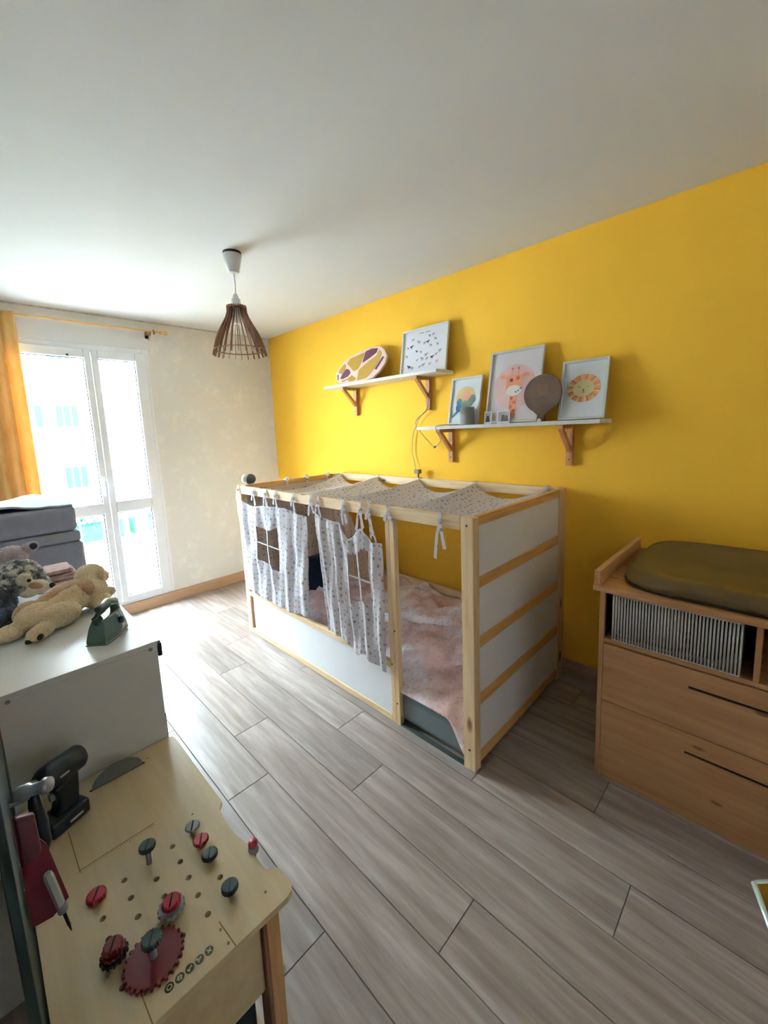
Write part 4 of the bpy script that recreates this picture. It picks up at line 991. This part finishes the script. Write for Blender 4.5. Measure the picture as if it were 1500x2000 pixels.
# circular saw blade through a slot
sw = empty('saw_blade', (-2.252, 1.346, zb0), 'grey half saw blade sticking up from a slot in the bench', 'saw blade')
pts = [(-.066, 0)]
for i in range(25):
    a = math.pi-math.pi*i/24
    for k, rr_ in ((0, 1.0), (.5, .93)):
        aa = a-k*math.pi/24
        if aa > 0: pts.append((.066*rr_*math.cos(aa), .048*rr_*math.sin(aa)))
pts.append((.066, 0))
MB().prism(pts, .003, T(-2.252, 1.348, zb0) @ Matrix.Rotation(R(90), 4, 'X')).build('blade', M_STEELP if False else plain('blade_grey', '7b8288', .35, .3), sw)
MB().box(-2.322, -2.182, 1.3435, 1.3495, zb0, zb0+.0006).build('slot_plate', M_DARK, sw)
# toy drill standing on its battery
dl = empty('toy_drill', (-2.37, 1.28, zb0), 'dark toy cordless drill standing on its battery base', 'toy drill')
A = Vector((-.91, -.42, 0)).normalized()   # pointing direction
ang = math.atan2(A.y, A.x); MD = T(-2.388, 1.283, zb0) @ Matrix.Rotation(ang, 4, 'Z') @ Matrix.Diagonal((.92, .92, .92, 1))
q = MB().box(-.052, .050, -.036, .036, .001, .044, MD); o = q.build('battery', M_NAVYP, dl, bevel=.007, seg=3); auto(o)
side = [(-.038, .040), (.026, .040), (.016, .062), (.012, .09), (.024, .125), (-.046, .135), (-.042, .09), (-.038, .06)]
q = MB().prism(side, .042, MD @ T(0, .021, 0) @ Matrix.Rotation(R(90), 4, 'X')); o = q.build('grip', M_NAVYP, dl, bevel=.008, seg=3); auto(o)
q = MB().lathe([(.026, -.070), (.034, -.060), (.036, .01), (.033, .035), (.024, .048)], 20, MD @ T(0, 0, .160) @ Matrix.Rotation(R(90), 4, 'Y')); o = q.build('motor_housing', M_NAVYP, dl, smooth=True); auto(o)
q = MB().lathe([(.020, .048), (.020, .070), (.014, .082), (.006, .086)], 18, MD @ T(0, 0, .160) @ Matrix.Rotation(R(90), 4, 'Y')); q.build('chuck', M_GRYP, dl, smooth=True)
MB().box(.014, .026, -.006, .006, .088, .110, MD).build('trigger', M_GRYP, dl, bevel=.002)
MB().box(-.030, .005, .0360, .0372, .016, .022, MD).build('side_badge', M_STEELP, dl); MB().box(-.012, .012, .0345, .0366, .160, .166, MD).build('side_badge', M_STEELP, dl)
# hanging tools on board
hm = empty('toy_hammer', (-2.45, 1.0, .86), 'toy hammer with silver head and black handle hanging on the tool board', 'toy hammer')
q = MB().lathe([(.012, -.030), (.015, -.024), (.015, -.006), (.011, 0), (.011, .016), (.015, .022), (.013, .032)], 18, T(-2.440, 1.0, .868) @ Matrix.Rotation(R(75), 4, 'Y') @ Matrix.Rotation(R(35), 4, 'X'))
q.build('head', M_STEELP, hm, smooth=True)
MB().tube([(-2.440, 1.0, .868), (-2.440, .998, .84), (-2.437, .995, .80), (-2.437, .99, .755), (-2.438, .988, .74)], [.007, .011, .0125, .012, .008], 14).build('handle', M_NAVYP, hm, smooth=True)
MB().tube([(-2.475, 1.0, .858), (-2.44, 1.0, .855)], .004, 8).build('hook', M_GRYP, hm)
sa = empty('toy_saw', (-2.46, 1.05, .7), 'toy hand saw with a dark red blade hanging on the tool board', 'toy saw')
S = T(-2.472, 1.10, 0) @ Matrix.Rotation(R(-20), 4, 'Z')
q = MB().prism([(.0, .655), (.03, .650), (.056, .668), (.038, .80), (.0, .885)], .003, T(-2.473, .93, 0) @ Matrix.Rotation(R(90), 4, 'X')); q.build('blade', plain('maroon_blade', '6b1c30', .5), sa)
q = MB().prism([(.0, .78), (.030, .79), (.028, .87), (.002, .88)], .014, T(-2.472, .937, 0) @ Matrix.Rotation(R(90), 4, 'X')); q.build('handle', plain('plum_plastic', '5b2a3a', .5), sa, bevel=.004)
sd = empty('toy_screwdriver', (-2.435, .95, .6), 'toy screwdriver with a clear grey handle and dark shank', 'screwdriver')
a = Vector((-2.441, .90, .765)); b = Vector((-2.431, .90, .690)); d = (b-a).normalized()
MB().tube([a, a+d*.01, a+d*.05, b], [.006, .0075, .0075, .007], 6).build('handle', plain('clear_grey', 'b8c0c4', .15, var=.03), sd, smooth=False)
MB().tube([b, b+d*.016], [.0075, .008], 12).build('collar', M_GRYP, sd)
MB().tube([b+d*.014, b+d*.05, b+d*.066], [.0028, .0026, .001], 8).build('shank', M_NAVYP, sd)
